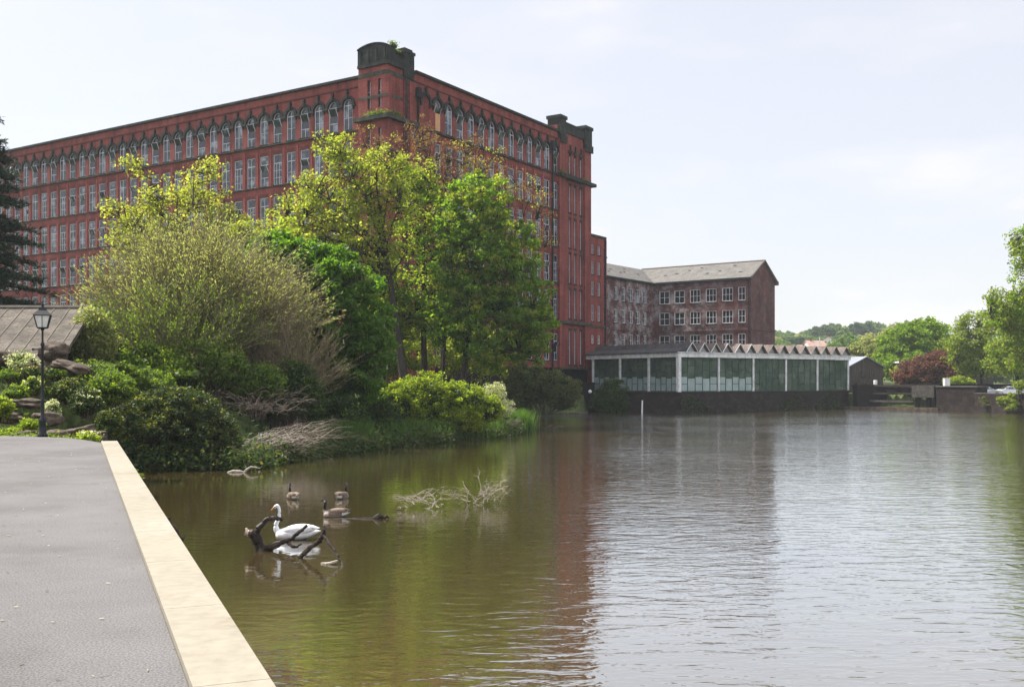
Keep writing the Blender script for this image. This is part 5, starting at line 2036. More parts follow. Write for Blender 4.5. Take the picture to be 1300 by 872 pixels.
for k, (px, py, Y, rx, rz, lab, mt) in enumerate((
        (365, 520, 60, 40, 28, 'dark bramble mound behind the heap of dead branches', ['l_dark', 'l_shrub']),
        (420, 530, 63, 44, 30, 'dark green bramble mound at the foot of the horse chestnut', ['l_dark', 'l_shrub']),
        (475, 535, 67, 30, 32, 'shaded dark bush between the chestnut and the lime shrub', ['l_dark', 'l_olive']),
        (325, 500, 58, 34, 30, 'grey green bush with twiggy growth below the right side of the willow', ['l_olive', 'l_shrub']))):
    el = [E(px, py, Y, rx, rz, rx * .7), E(px - 15, py + 12, Y, rx * .7, rz * .8, rx * .6), E(px + 14, py + 10, Y, rx * .8, rz * .7, rx * .6)]
    t = shrub('bramble_bush', lab, 'shrub', B(px, Y, .5), el, 210, 60, .5, .19, mt, mix=.3)
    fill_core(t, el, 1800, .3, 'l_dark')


# grey willow: many fine upright stems with tiny leaves
def spray(name, label, cat, base, stems, H, spread, leafmat, nleaf, leaf, thick=.05, sub=10, ybias=1.0, seed=3, arch=.25, bark='twig', sub_len=(.10, .26), jit=.02, lean=0.0, foot=1.6):
    rg = random.Random(seed)
    root = empty(name, label, cat, None, base)
    mb = MB()
    lv, ld = [], []
    for k in range(stems):
        ang = rg.uniform(0, 2 * math.pi)
        rr = math.sqrt(rg.uniform(0, 1))
        el_ = rr
        tx = math.cos(ang) * spread * rr + lean
        ty = math.sin(ang) * spread * rr * .7 * ybias
        tz = H * math.sqrt(max(0.05, 1 - (el_ * .93) ** 2)) * rg.uniform(.8, 1.04)
        s = V((math.cos(ang) * foot * rr + rg.gauss(0, .3), math.sin(ang) * foot * rr, 0))
        e = V((tx, ty, max(tz, .8)))
        ctl = s.lerp(e, .5) + V((-(tx) * arch, -(ty) * arch, (e.z) * .12))
        pts = bez(s, ctl, e, 9)
        pts = [p + V((rg.gauss(0, 1), rg.gauss(0, 1), rg.gauss(0, .5))) * jit * (j * .5) for j, p in enumerate(pts)]
        th0 = thick * rg.uniform(.5, 1.2)
        mb.tube(pts, [th0 * (1 - .86 * j / 9) for j in range(10)], 4, caps=False)
        for q in range(sub):
            t_ = rg.uniform(.30, 1.0) * 9
            j = min(int(t_), 8)
            p0 = pts[j].lerp(pts[j + 1], t_ - j)
            d = (pts[j + 1] - pts[j]).normalized()
            dd = (d + V((rg.gauss(0, .42), rg.gauss(0, .42), rg.uniform(-.15, .45)))).normalized()
            ln = H * rg.uniform(*sub_len)
            e2 = p0 + dd * ln
            e2.z = max(e2.z, .2)
            pm = p0.lerp(e2, .5) + V((0, 0, ln * .05))
            mb.tube([p0, pm, e2], [.014, .011, .006], 3, caps=False)
            for _ in range(nleaf):
                u = rg.uniform(.15, 1.05)
                lp = p0.lerp(e2, u) + V((rg.gauss(0, .05), rg.gauss(0, .05), rg.gauss(0, .05)))
                lv.append((lp.x, lp.y, lp.z))
                ld.append((dd.x, dd.y, dd.z))
    mb.build('stems', bark, root)
    link('foliage', quads_mesh('foliage', leaf_quads(np.array(lv), leaf, .34, 0, np.array(ld)), [leafmat]), root)
    return root


spray('grey_willow', 'broad twiggy grey green willow thicket left of the horse chestnut', 'willow', B(250, 60), 420, 8.9, 7.3, 'l_willow', 10, .17, sub=16, seed=5, foot=2.2)
spray('grey_willow', 'lower leafier part of the thicket standing just in front of the tall willow', 'willow', B(225, 56), 150, 5.6, 5.0, 'l_shrub', 9, .16, sub=12, seed=8, foot=2.0)
spray('twiggy_willow', 'brownish bare twigged willow between the grey willow and the chestnut', 'willow', B(350, 58.5), 170, 7.2, 3.7, 'l_willow', 2, .12, sub=15, seed=9, foot=1.4, bark='twig', lean=.4)
el = [E(160, 420, 62, 50, 60), E(250, 430, 63, 80, 60), E(340, 450, 62, 60, 50), E(120, 440, 60, 30, 30)]
t = shrub('hedge_thicket', 'mid green leafy thicket filling the ground behind the willows', 'shrub', B(240, 66), el, 300, 55, .7, .22, ['l_shrub', 'l_willow'], mix=.4)

for k, (px, py, Y, rx, rz, lab, mt) in enumerate((
        (190, 462, 53.5, 52, 26, 'leafy green undershrub hiding the feet of the grey willow', ['l_shrub', 'l_lime']),
        (262, 458, 54.5, 48, 30, 'second leafy green undershrub below the middle of the willow', ['l_shrub', 'l_willow']),
        (325, 482, 55, 34, 20, 'mid green undershrub below the right side of the willow', ['l_shrub', 'l_dark']),
        (372, 492, 56.5, 34, 34, 'dark leafy undershrub below the bare brownish twigs', ['l_dark', 'l_shrub']),
        (118, 425, 50, 24, 34, 'loose olive shrub covering the end of the shelter roof', ['l_willow', 'l_shrub']))):
    el = [E(px, py, Y, rx, rz, rx * .5), E(px - rx * .5, py + rz * .3, Y, rx * .6, rz * .8, rx * .4), E(px + rx * .5, py + rz * .3, Y, rx * .6, rz * .7, rx * .4)]
    t = shrub('undershrub', lab, 'shrub', B(px, Y), el, 230, 46, .48, .16, mt, mix=.5, surf=.6)

# pine at the left edge
base = B(-48, 70)
root = empty('pine_tree', 'dark pine with drooping boughs at the left edge before the mill', 'tree', None, base)
mb = MB()
tp = [V((0, 0, 0)), V((.1, 0, 6)), V((0, .1, 12)), V((.1, 0, 19))]
mb.tube(tp, [.4, .33, .24, .08], 9)
lv, ld = [], []
for k in range(300):
    z = random.uniform(3.0, 19)
    a = random.uniform(0, 2 * math.pi)
    ln = (1.2 + 5.2 * (1 - (z - 3) / 17.5)) * random.uniform(.55, 1.08)
    
    s = V((0, 0, z))
    e = V((math.cos(a) * ln, math.sin(a) * ln, z - ln * .12 + random.gauss(0, .3)))
    pts = bez(s, s.lerp(e, .5) + V((0, 0, .35)), e, 5)
    mb.tube(pts, [.07, .06, .05, .035, .02, .012], 5, caps=False)
    for q in range(int(26 * ln)):
        u = random.uniform(.25, 1.05) * 5
        j = min(int(u), 4)
        p0 = pts[j].lerp(pts[j + 1], min(u - j, 1.1))
        dirv = V((math.cos(a) + random.gauss(0, .8), math.sin(a) + random.gauss(0, .8), random.gauss(.1, .4))).normalized()
        for _ in range(6):
            lp = p0 + dirv * random.uniform(0, .6) + V((random.gauss(0, .05), random.gauss(0, .05), random.gauss(0, .05)))
            lv.append((lp.x, lp.y, lp.z))
            ld.append(tuple(dirv))
mb.build('trunk', 'bark_dark', root)
link('crown', quads_mesh('crown', leaf_quads(np.array(lv), .30, .22, 0, np.array(ld)), ['l_pine']), root)

# right hand side
el = [E(1160, 440, 205, 42, 32), E(1180, 425, 205, 24, 22), E(1140, 455, 205, 26, 26), E(1190, 450, 205, 18, 30), E(1160, 465, 203, 44, 22)]
t = tree('round_green_tree', 'big rounded bright green tree behind the copper beech', 'tree', B(1162, 205), P(1162, 430, 205), .5, el, 480, 80, 1.15, .5, 'l_bush', nlimb=8, surf=.3)
fill_core(t, el, 3500, .9, 'l_bush')
el = [E(1112, 448, 235, 28, 24), E(1095, 460, 235, 18, 18), E(1130, 455, 235, 18, 20), E(1084, 448, 235, 8, 16)]
t = tree('hazy_willow', 'paler feathery green tree between the zigzag roof and the big round tree', 'tree', B(1112, 235), P(1112, 445, 235), .4, el, 260, 70, 1.3, .5, 'l_willow', nlimb=8, surf=.4)
fill_core(t, el, 1500, .9, 'l_shrub')
el = [E(1190, 470, 176, 46, 20), E(1168, 476, 176, 32, 16), E(1216, 472, 176, 24, 18), E(1193, 459, 176, 24, 13), E(1148, 480, 176, 16, 10)]
t = tree('copper_beech', 'low spreading copper red beech above the lock wall', 'tree', B(1192, 176), P(1192, 470, 176), .3, el, 360, 70, .9, .36, 'l_beech', nlimb=8, surf=.35, low=.1)
fill_core(t, el, 2200, .6, 'l_beech')
el = [E(1143, 478, 182, 9, 14), E(1150, 485, 182, 8, 8)]
shrub('yellow_shrub', 'thin yellow green shrub against the right corner of the brown shed', 'shrub', B(1144, 182), el, 60, 50, .8, .35, ['l_maple_y', 'l_shrub'])
el = [E(1216, 484, 158, 18, 6, 6), E(1228, 486, 158, 10, 5, 6)]
shrub('pale_green_shrub', 'fluffy pale green shrub on the wall right of the white box', 'shrub', B(1218, 158), el, 50, 60, .6, .26, ['l_lime', 'l_shrub'])
# riverside trees at the right edge
el = [E(1235, 425, 165, 26, 28), E(1215, 440, 165, 18, 22), E(1262, 418, 165, 24, 30), E(1255, 455, 165, 34, 22), E(1230, 460, 165, 22, 18)]
tree('riverside_tree', 'loose yellow green tree standing behind the parked cars', 'tree', B(1246, 165), P(1246, 425, 165), .3, el, 300, 56, 1.15, .36, 'l_bank', 'bark_dark', nlimb=10, surf=.6, low=.2)
el = [E(1290, 410, 150, 24, 44), E(1275, 450, 150, 24, 26), E(1300, 460, 150, 26, 24), E(1318, 420, 150, 30, 44)]
tree('riverside_tree', 'taller yellow green tree at the right edge above the white car', 'tree', B(1292, 150), P(1292, 400, 150), .3, el, 320, 56, 1.1, .34, ['l_bank', 'l_bush'], 'bark_dark', nlimb=10, surf=.55, low=.2)
el = [E(1310, 330, 124, 28, 50), E(1300, 395, 124, 22, 34), E(1330, 400, 124, 34, 60), E(1345, 320, 124, 44, 60), E(1262, 378, 124, 10, 12), E(1270, 410, 124, 18, 14), E(1292, 312, 124, 12, 22), E(1275, 392, 124, 20, 20), E(1300, 450, 124, 22, 24)]
t = tree('tall_bank_tree', 'tall light green tree leaning over the river at the right edge', 'tree', (64.4, 124, 1.5), P(1322, 330, 124), .4, el, 520, 60, .95, .3, ['l_bank', 'l_green'], 'bark_dark', nlimb=14, surf=.55, low=.12, mix=.3)
el = [E(1284, 506, 128, 10, 7, 6), E(1285, 516, 127, 9, 7, 5), E(1271, 509, 130, 8, 6, 5), E(1297, 492, 127, 8, 10, 6)]
shrub('wall_sapling', 'leafy sapling sprouting from the river wall below the cars', 'shrub', (63.2, 128, .6), el, 60, 60, .5, .22, ['l_bank', 'l_lime'])
el = [E(1256, 514, 134, 8, 8, 4), E(1250, 508, 134.5, 5, 5, 3)]
shrub('wall_weed', 'dry olive weeds hanging on the river wall under the silver car', 'shrub', (61.8, 133.6, .8), el, 26, 50, .4, .18, ['l_olive', 'l_bank'])

# trees on the far hill: a few kinds, copied
kinds = []
for k, (mt, lab, hh, ww) in enumerate((('l_hill', 'rounded', 11, 6.0), ('l_hill_dark', 'dark', 13, 6.5), ('l_willow', 'pale', 10, 5.0))):
    el = [((0, 0, hh * .58), (ww * .9, ww * .9, hh * .40)), ((ww * .5, 1, hh * .42), (ww * .6, ww * .6, hh * .3)), ((-ww * .45, -1, hh * .45), (ww * .6, ww * .6, hh * .33)), ((0, 0, hh * .75), (ww * .55, ww * .55, hh * .25))]
    t = tree('hillside_tree', 'x', 'tree', (0, 0, 0), (0, 0, hh * .7), .35, el, 70, 60, 1.7, 1.0, mt, nlimb=5, surf=.35)
    fill_core(t, el, 500, 1.5, mt)
    kinds.append(t)
HL = ['one of the rounded mid green trees on the hazy far hillside', 'one of the dark trees massed on the hazy far ridge', 'one of the pale green trees on the hazy far hillside']
HG = ['rounded trees on the far hillside', 'dark trees on the far ridge', 'pale trees on the far hillside']
spots = []
for px in range(984, 1185, 8):          # ridge row
    dark = 1030 < px < 1062 or 1080 < px < 1100 or 1138 < px < 1152
    ytop = np.interp(px, [984, 1000, 1012, 1030, 1045, 1060, 1075, 1090, 1105, 1120, 1135, 1150, 1165, 1185], [419, 420, 424, 417, 412, 410, 416, 408, 409, 412, 414, 408, 410, 415])
    spots.append((px + random.uniform(-2, 2), ytop, 620 + random.uniform(-30, 40), 1 if dark else random.choice([0, 0, 2])))
for px in range(985, 1140, 9):
    spots.append((px, 428 + random.uniform(-3, 3), 530 + random.uniform(-20, 20), random.choice([0, 0, 2, 1])))
for px in list(range(986, 1006, 9)) + list(range(1064, 1100, 9)) + [1020, 1047]:
    spots.append((px, 434 + random.uniform(-2, 3) + (4 if 1006 < px < 1060 else 0), 420, random.choice([0, 2])))
for px in (1172, 1190, 1205, 1222, 1240, 1260, 1280, 1300, 1320):
    spots.append((px, 432 + random.uniform(-6, 10), 300 + random.uniform(-20, 30), random.choice([0, 2])))
for px, yt in ((1078, 425), (1090, 432)):
    spots.append((px, yt, 330, 0 if px == 1078 else 1))
used = set()
for px, yt, Y, k in spots:
    x = (px - 650) / 1300 * Y
    z = gz(x, Y)
    top = EYE + (484 - yt) / 1300 * Y
    h = max(5.0, top - z)
    if h > 22:
        z = top - 16
        h = 16
        z = max(z, gz(x, Y))
        h = top - z
    t = kinds[k] if k not in used else copy_tree(kinds[k])
    used.add(k)
    s = h / (11, 13, 10)[k]
    t.location = (x, Y, z - .3)
    t.scale = (min(max(s, .8), 1.25), min(max(s, .8), 1.25), s)
    t.rotation_euler = (0, 0, random.uniform(0, 6.28))
    t['label'] = HL[k]
    t['group'] = HG[k]

# ------------------------------------------------------------------ reeds, undergrowth
def reeds(name, label, pts, hmin, hmax, wd, mt):
    n = len(pts)
    h = RNG.uniform(hmin, hmax, n)
    a = RNG.uniform(0, 2 * np.pi, n)
    ln = np.stack([np.cos(a), np.sin(a), np.zeros(n)], -1)
    b = RNG.uniform(0, 2 * np.pi, n)
    sd_ = np.stack([np.cos(b), np.sin(b), np.zeros(n)], -1) * wd
    tilt = RNG.uniform(.05, .45, n)[:, None]
    p0 = pts
    p1 = pts + ln * tilt * h[:, None] * .3 + np.array([0, 0, 1]) * h[:, None] * .6
    p2 = pts + ln * tilt * h[:, None] * .95 + np.array([0, 0, 1]) * h[:, None]
    q1 = np.stack([p0 - sd_, p0 + sd_, p1 + sd_ * .8, p1 - sd_ * .8], 1)
    q2 = np.stack([p1 - sd_ * .8, p1 + sd_ * .8, p2 + sd_ * .12, p2 - sd_ * .12], 1)
    o = link(name, quads_mesh(name, np.concatenate([q1, q2]), [mt]))
    return tag(o, label, 'reeds', None, 'stuff')


def along(pl, n, spread, z=0.0):
    pl = [np.array(p, float) for p in pl]
    seg = [np.linalg.norm(b - a) for a, b in zip(pl[:-1], pl[1:])]
    w_ = np.array(seg) / sum(seg)
    k = RNG.choice(len(seg), n, p=w_)
    t_ = RNG.uniform(size=n)
    P0 = np.array([pl[i] for i in k])
    P1 = np.array([pl[i + 1] for i in k])
    p = P0 + (P1 - P0) * t_[:, None] + RNG.normal(size=(n, 2)) * spread
    return np.concatenate([p, np.full((n, 1), z)], 1)


reeds('reed_bed', 'bright green reeds at the water edge right of the dead branches', along([(-13.0, 58), (-10.6, 60.5), (-9.0, 62.5)], 2600, .55), .9, 1.9, .022, 'l_reed')
reeds('reed_bed', 'long strip of dark green reeds under the lime shrub', along([(-7.5, 64.5), (-4.6, 69), (-2, 73.5), (-.8, 76)], 2800, .5), .7, 1.7, .022, 'l_reed')
reeds('reed_bed', 'fan of bright reeds on the very tip of the wooded point', along([(.1, 78.5), (1.0, 80)], 1400, .42), .9, 2.0, .025, 'l_reed')

# undergrowth over the bank
pp = []
while len(pp) < 60000:
    x = RNG.uniform(-46, 3, 4000)
    y = RNG.uniform(31, 128, 4000)
    d = water_sdf(x, y)
    z = land_z(x, y)
    gy_ = (np.sin(x * 1.3 + np.sin(y * .7) * 2) + np.sin(y * 1.1 + x * .4)) * .5
    ok = (d > .2) & ~((y < 46) & (x < -13.5) & (x > -30) & (gy_ < 0.1))
    hh = np.abs(RNG.normal(size=4000)) * (.25 + .3 * (gy_ > 0)) * np.where(y > 47, 1.3, .5)
    for a in np.stack([x, y, z + hh], -1)[ok]:
        pp.append(a)
pp = np.array(pp[:60000])
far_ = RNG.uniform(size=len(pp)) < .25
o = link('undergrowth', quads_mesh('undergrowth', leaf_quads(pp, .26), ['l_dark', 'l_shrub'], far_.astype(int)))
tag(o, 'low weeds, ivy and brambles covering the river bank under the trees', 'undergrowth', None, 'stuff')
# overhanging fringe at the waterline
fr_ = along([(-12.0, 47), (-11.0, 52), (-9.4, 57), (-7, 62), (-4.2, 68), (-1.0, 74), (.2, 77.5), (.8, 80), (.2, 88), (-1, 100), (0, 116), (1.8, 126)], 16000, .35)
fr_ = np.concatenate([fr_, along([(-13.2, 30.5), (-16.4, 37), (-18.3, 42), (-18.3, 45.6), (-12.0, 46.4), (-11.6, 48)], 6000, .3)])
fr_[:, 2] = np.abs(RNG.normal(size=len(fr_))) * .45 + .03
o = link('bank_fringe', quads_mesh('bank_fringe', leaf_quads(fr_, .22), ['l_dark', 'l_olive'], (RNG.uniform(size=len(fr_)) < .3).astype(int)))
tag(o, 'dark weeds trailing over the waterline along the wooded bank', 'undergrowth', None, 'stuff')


# dead branches and driftwood
def brush(name, label, cat, c, n, L0, L1_, up, mats='twig_dead', rad=.02, width=1.0, seed=1, arch=.3, dirn=None):
    rg = random.Random(seed)
    mb = MB()
    for k in range(n):
        s = V(c) + V((rg.uniform(-width, width), rg.uniform(-.4, .4), rg.uniform(0, up * .35)))
        a = rg.uniform(0, 2 * math.pi) if dirn is None else rg.gauss(dirn, .55)
        ln = rg.uniform(L0, L1_)
        e = s + V((math.cos(a) * ln, math.sin(a) * ln * .5, rg.uniform(-.25, 1.0) * up * .6))
        e.z = max(e.z, -.05)
        m_ = s.lerp(e, .5) + V((0, 0, ln * arch * rg.uniform(.2, 1)))
        pts = bez(s, m_, e, 6)
        pts = [p + V((rg.gauss(0, .03), rg.gauss(0, .03), rg.gauss(0, .03))) * ln for p in pts]
        r0 = rad * rg.uniform(.5, 1.5)
        mb.tube(pts, [r0 * (1 - .75 * j / 6) for j in range(7)], 5, caps=False)
        for q in range(3):
            j = rg.randint(2, 5)
            a2 = a + rg.gauss(0, .8)
            e2 = pts[j] + V((math.cos(a2), math.sin(a2) * .5, rg.uniform(-.3, .5))) * ln * .35
            e2.z = max(e2.z, -.03)
            mb.tube([pts[j], pts[j].lerp(e2, .5) + V((0, 0, .05 * ln)), e2], [r0 * .5, r0 * .35, r0 * .15], 4, caps=False)
    o = mb.build(name, mats)
    rebase(o, c)
    return tag(o, label, cat)


brush('dead_branches', 'big tangle of bleached dead branches sloping into the water right of the glossy bush', 'branches', (-12.7, 51.2, .15), 55, 1.3, 4.2, 2.1, rad=.022, width=1.1, seed=4, arch=.25, dirn=-.1)
brush('dead_twigs', 'upper heap of thin dead twigs on the bank above the fallen branches', 'branches', tuple(P(335, 528, 52.5)), 50, .8, 2.8, 1.6, rad=.014, width=1.4, seed=14, arch=.35)
brush('dead_twigs', 'small bunch of dead roots hanging from the tip of the wooded point', 'branches', (-.6, 77.2, .6), 26, .5, 1.6, .6, rad=.02, width=.3, seed=24, dirn=-.6)
brush('bleached_branches', 'long pale bare branches lying on top of the dead tangle', 'branches', (-12.9, 50.4, .5), 34, 1.6, 4.6, 1.6, 'log_pale', rad=.017, width=1.0, seed=44, arch=.22, dirn=-.12)
brush('floating_brush', 'left one of two brushwood clumps sticking out of mid river', 'branches', PW(540, 645), 34, .3, 1.15, .8, 'log_pale', rad=.009, width=.62, seed=31)
brush('floating_brush', 'right one of two brushwood clumps, with taller curling twigs', 'branches', PW(612, 640), 34, .3, 1.2, 1.3, 'log_pale', rad=.009, width=.6, seed=37)
# low kerb of waterlogged sticks in front of the dark ledge
mb = MB()
for k in range(9):
    p = PW(672 + k * 5, 544 - (k % 3))
    q = p + V((random.uniform(.3, .9), random.uniform(-.2, .2), random.uniform(0, .35)))
    mb.tube([p, p.lerp(q, .5) + V((0, 0, .1)), q], [.03, .025, .01], 4)
o = mb.build('floating_sticks', 'twig_dead')
rebase(o, PW(690, 543))
tag(o, 'scattered thin sticks floating right of the reed point', 'branches')


def px_tube(mb, pts, rads, sides=8, mi=0):
    """pts given as (px, py, Y)"""
    w_ = [P(*p) for p in pts]
    out, ro = [], []
    for k in range(len(w_) - 1):
        for j in range(4):
            t_ = j / 4
            out.append(w_[k].lerp(w_[k + 1], t_) + V((random.gauss(0, .010), random.gauss(0, .008), random.gauss(0, .010))))
            ro.append((rads[k] * (1 - t_) + rads[k + 1] * t_) * random.uniform(.82, 1.18))
    out.append(w_[-1])
    ro.append(rads[-1])
    mb.tube(out, ro, sides, mi)


Yd = 24.3
r = empty('fallen_branch', 'dark forked dead branch with a sawn stump rising from the water beside the swan', 'branch', None, PW(330, 698))
off = -V(r.location)
mb = MB()
px_tube(mb, [(331, 703, Yd), (329, 690, Yd), (324, 680, Yd), (317, 677, Yd)], [.15, .13, .125, .10], 10)
px_tube(mb, [(323, 680, Yd), (328, 670, Yd), (338, 660, Yd + .1), (347, 657, Yd + .1), (359, 659.5, Yd + .2)], [.10, .075, .065, .06, .045], 8)
px_tube(mb, [(332, 697, Yd), (346, 693, Yd - .1), (359, 688, Yd - .1), (369, 684.5, Yd), (380, 674, Yd), (390, 666.5, Yd)], [.085, .075, .07, .05, .04, .03], 8)
px_tube(mb, [(364, 687, Yd), (371, 693, Yd - .2), (377, 694, Yd - .2), (383, 690, Yd - .2)], [.05, .045, .035, .02], 7)
for v in range(len(mb.v)):
    mb.v[v] = tuple(V(mb.v[v]) + off)
for px_, py_, dx, dy in ((341, 658, 2, -3.5), (350, 657, 1.5, -3), (327, 688, 4, -3), (372, 683, 3, 3), (351, 691, -2, -4)):
    a_, b_ = P(px_, py_, Yd) + off, P(px_ + dx, py_ + dy, Yd) + off
    mb.tube([a_, b_], [.028, .012], 6)
mb.build('limb', 'driftwood', r)
mb = MB()
px_tube(mb, [(316.5, 676.8, Yd), (311.5, 675.5, Yd)], [.085, .075], 10)
px_tube(mb, [(316, 674, Yd), (311.5, 671.5, Yd)], [.04, .03], 8)
for v in range(len(mb.v)):
    mb.v[v] = tuple(V(mb.v[v]) + off)
mb.build('sawn_end', 'cut_wood', r)
r = empty('broken_branch', 'thin bent dead branch poking from the water just right of the swan', 'branch', None, PW(377, 712))
off = -V(r.location)
Y2 = 23.2
mb = MB()
px_tube(mb, [(375, 715, Y2), (384, 704, Y2), (394, 694, Y2), (404, 688, Y2), (410, 680, Y2), (411.5, 671, Y2)], [.05, .055, .06, .055, .06, .035], 8)
px_tube(mb, [(411, 679, Y2), (418, 689, Y2 - .3), (427, 703, Y2 - .6), (434, 713, Y2 - .8), (440.5, 726, Y2 - 1.0)], [.04, .03, .028, .025, .018], 7)
for v in range(len(mb.v)):
    mb.v[v] = tuple(V(mb.v[v]) + off)
mb.build('limb', 'driftwood', r)
mb = MB()
p = PW(417, 716)
mb.prism([(-.18, .05), (-.05, -.08), (.16, -.02), (.2, .09), (0, .12)], -.01, .03, 0, lambda x, y, z: (x, y, z + max(0, x) * .3))
o = mb.build('floating_bark', 'log_pale')
o.location = p
tag(o, 'small pale piece of bark floating beside the bent branch', 'bark')
mb = MB()
px_tube(mb, [(206, 652, 24.5), (215, 662, 24.5), (224, 672, 24.3), (232.5, 687, 24.2)], [.03, .035, .03, .02], 6)
px_tube(mb, [(213, 657, 24.5), (217, 666, 24.4), (221, 674, 24.4)], [.05, .04, .03], 6)
px_tube(mb, [(216, 664, 24.5), (222, 677, 24.4)], [.045, .03], 6)
px_tube(mb, [(232.5, 686, 24.2), (234.5, 679, 24.2)], [.02, .012], 6)
o = mb.build('sunken_branch', 'driftwood')
rebase(o, P(232, 688, 24.2))
tag(o, 'dark twig cluster rising from the water against the cream coping', 'branch')
# pale floating log below the glossy bush
mb = MB()
p = PW(299, 599.5)
mb.tube([p + V((-.36, 0, .0)), p + V((-.1, 0, .05)), p + V((.2, 0, .05)), p + V((.36, 0, .02))], [.03, .07, .06, .02], 8)
mb.tube([p + V((.38, 0, .0)), p + V((.5, 0, .13)), p + V((.68, 0, .24)), p + V((.85, .05, .22)), p + V((1.0, .05, .18))], [.05, .055, .045, .03, .02], 8)
o = mb.build('pale_log', 'log_pale')
rebase(o, p)
tag(o, 'pale crooked driftwood floating under the glossy dark bush', 'log')
mb = MB()
p = PW(1181, 519.5)
mb.tube([p + V((-1.3, .2, .15)), p + V((-.4, 0, .35)), p + V((.4, 0, .3)), p + V((1.5, -.2, .1))], [.08, .16, .12, .04], 7)
mb.tube([p + V((-.1, 0, .3)), p + V((.3, 0, .6)), p + V((.7, 0, .9))], [.1, .07, .03], 6)
mb.tube([p + V((-.3, 0, .3)), p + V((-.6, 0, .6)), p + V((-1.0, 0, .65))], [.07, .05, .03], 6)
o = mb.build('stranded_log', 'log_pale')
rebase(o, p)
tag(o, 'bleached driftwood stranded on the sluice ledge by the stone pier', 'log')
# knobbly wood drifting behind the goose
mb = MB()
p = PW(478, 658.5)
mb.tube([p + V((-1.35, .25, -.03)), p + V((-.7, .1, -.012)), p + V((0, 0, .0))], [.03, .035, .05], 7)
mb.tube([p + V((-.05, 0, .0)), p + V((.08, 0, .09)), p + V((.2, 0, .05))], [.08, .085, .04], 8)
mb.tube([p + V((.2, 0, .02)), p + V((.3, 0, .08)), p + V((.36, 0, .03))], [.04, .05, .03], 7)
o = mb.build('drifting_wood', 'driftwood')
rebase(o, p)
tag(o, 'low knobbly drifting wood right of the swimming goose', 'log')

# marker posts, float and ledge by the mill
for px, y0_, y1_, Y, lab in ((815.5, 508, 522, 131.5, 'short white post standing in the water before the quay wall'), (719, 509, 523, 129.5, 'white post beside the olive bush at the foot of the mill')):
    a, b = P(px - .6, y1_, Y), P(px, y0_, Y)
    mb = MB()
    mb.tube([V((0, 0, -.5)), V((b.x - a.x, 0, b.z))], [.11, .09], 8)
    o = mb.build('marker_post', 'white')
    o.location = (a.x, Y, 0)
    tag(o, lab, 'post')
mb = MB()
mb.lathe([(.05, -.24), (.2, -.14), (.25, 0), (.2, .14), (.05, .24)], (0, 0, 0), 12)
o = mb.build('float_ball', 'white')
o.location = P(749, 497, 134.5)
tag(o, 'small white ball float hung on the dark wall left of the round bush', 'float')
mb = MB()
mb.box(0, 8.6, 0, 2.2, -.6, .14)
o = mb.build('water_ledge', 'concrete')
o.location = (.8, 126.2, 0)
tag(o, 'low pale concrete ledge at water level below the olive bush', 'ledge')
rt = empty('mill_footwall', 'dark stone retaining wall at the foot of the mill beside the quay', 'wall', None, (10, 138, 0))
mb = MB()
mb.prism([(-2.4, 0), (.4, -1.2), (2.2, 12), (.6, 12)], -1.5, 3.6)
mb.build('wall_face', 'plinth', rt)
mb = MB()
mb.prism([(-2.5, -.1), (.5, -1.35), (2.3, 12), (.5, 12)], 3.6, 3.85)
mb.build('coping', 'wall_old', rt)

# ------------------------------------------------------------------ stone roofed shelter and rockery at left
sr = empty('garden_shelter', 'low shelter with big stone slate roof behind the street lamp', 'shelter', None, (-24, 46, 3))
so3 = V((-24, 46, 3))
e0, e1 = P(75, 459, 44), P(118, 391.5, 52)
l0, l1 = e0 + V((-22, 0, 0)), e1 + V((-22, 0, 0))
mb = MB()
slab(mb, [l0 - so3, e0 - so3, e1 - so3, l1 - so3], .22)
nb_ = len(mb.v)
bk = V((0, 7, -2.4))
slab(mb, [l1 - so3, e1 - so3, e1 + bk - so3, l1 + bk - so3], .22)
ro = mb.build('roof', 'slabroof', sr)
mb = MB()
for k in range(28):
    o_ = V((-.78 * (k + 1) + .4, 0, .035))
    mb.tube([e0 - so3 + o_ + V((0, 0, -.03)), e1 - so3 + o_ + V((0, 0, -.03))], .038, 6)
mb.build('roof_roll', 'roof_batten', ro)
mb = MB()
mb.tube([l1 - so3 + V((0, 0, .06)), e1 - so3 + V((.05, 0, .06))], .11, 6)
mb.build('ridge', 'roof_batten', ro)
mb = MB()
mb.box(-18, 1.9, .2, .7, -1.5, 2.0)
mb.box(1.2, 1.7, .7, 12, -1.5, 1.9)
mb.build('wall', 'rock', sr)


def boulder(px, py, Y, rx, rz, ry, label, seed, mt='rock', rot=0.0, tilt=0.0):
    rg = random.Random(seed)
    me = bpy.data.meshes.new('boulder')
    import bmesh
    bm = bmesh.new()
    bmesh.ops.create_icosphere(bm, subdivisions=4, radius=1)
    offv = V((seed * 3.1, seed * 1.7, 0))
    for v in bm.verts:
        d = v.co.copy()
        # blocky: push towards a rounded box
        m_ = max(abs(d.x), abs(d.y), abs(d.z))
        d = d * (1 + .42 * (1 / m_ - 1))
        nn = mnoise.noise(d * 1.3 + offv) * .38 + mnoise.noise(d * 3.5 + offv) * .10 + mnoise.noise(d * 9 + offv) * .04
        # bedding planes
        nn += .018 * math.sin(d.z * 7 + d.x * 2 + seed)
        v.co = d * (1 + nn)
    bm.to_mesh(me)
    bm.free()
    me.materials.append(M[mt])
    o = link('boulder', me)
    k = Y / 1300
    o.location = P(px, py, Y)
    o.scale = (rx * k, ry, rz * k)
    o.rotation_euler = (0, tilt, rot)
    me.polygons.foreach_set('use_smooth', [True] * len(me.polygons))
    tag(o, label, 'rock', 'sandstone boulders of the rockery')
    return o


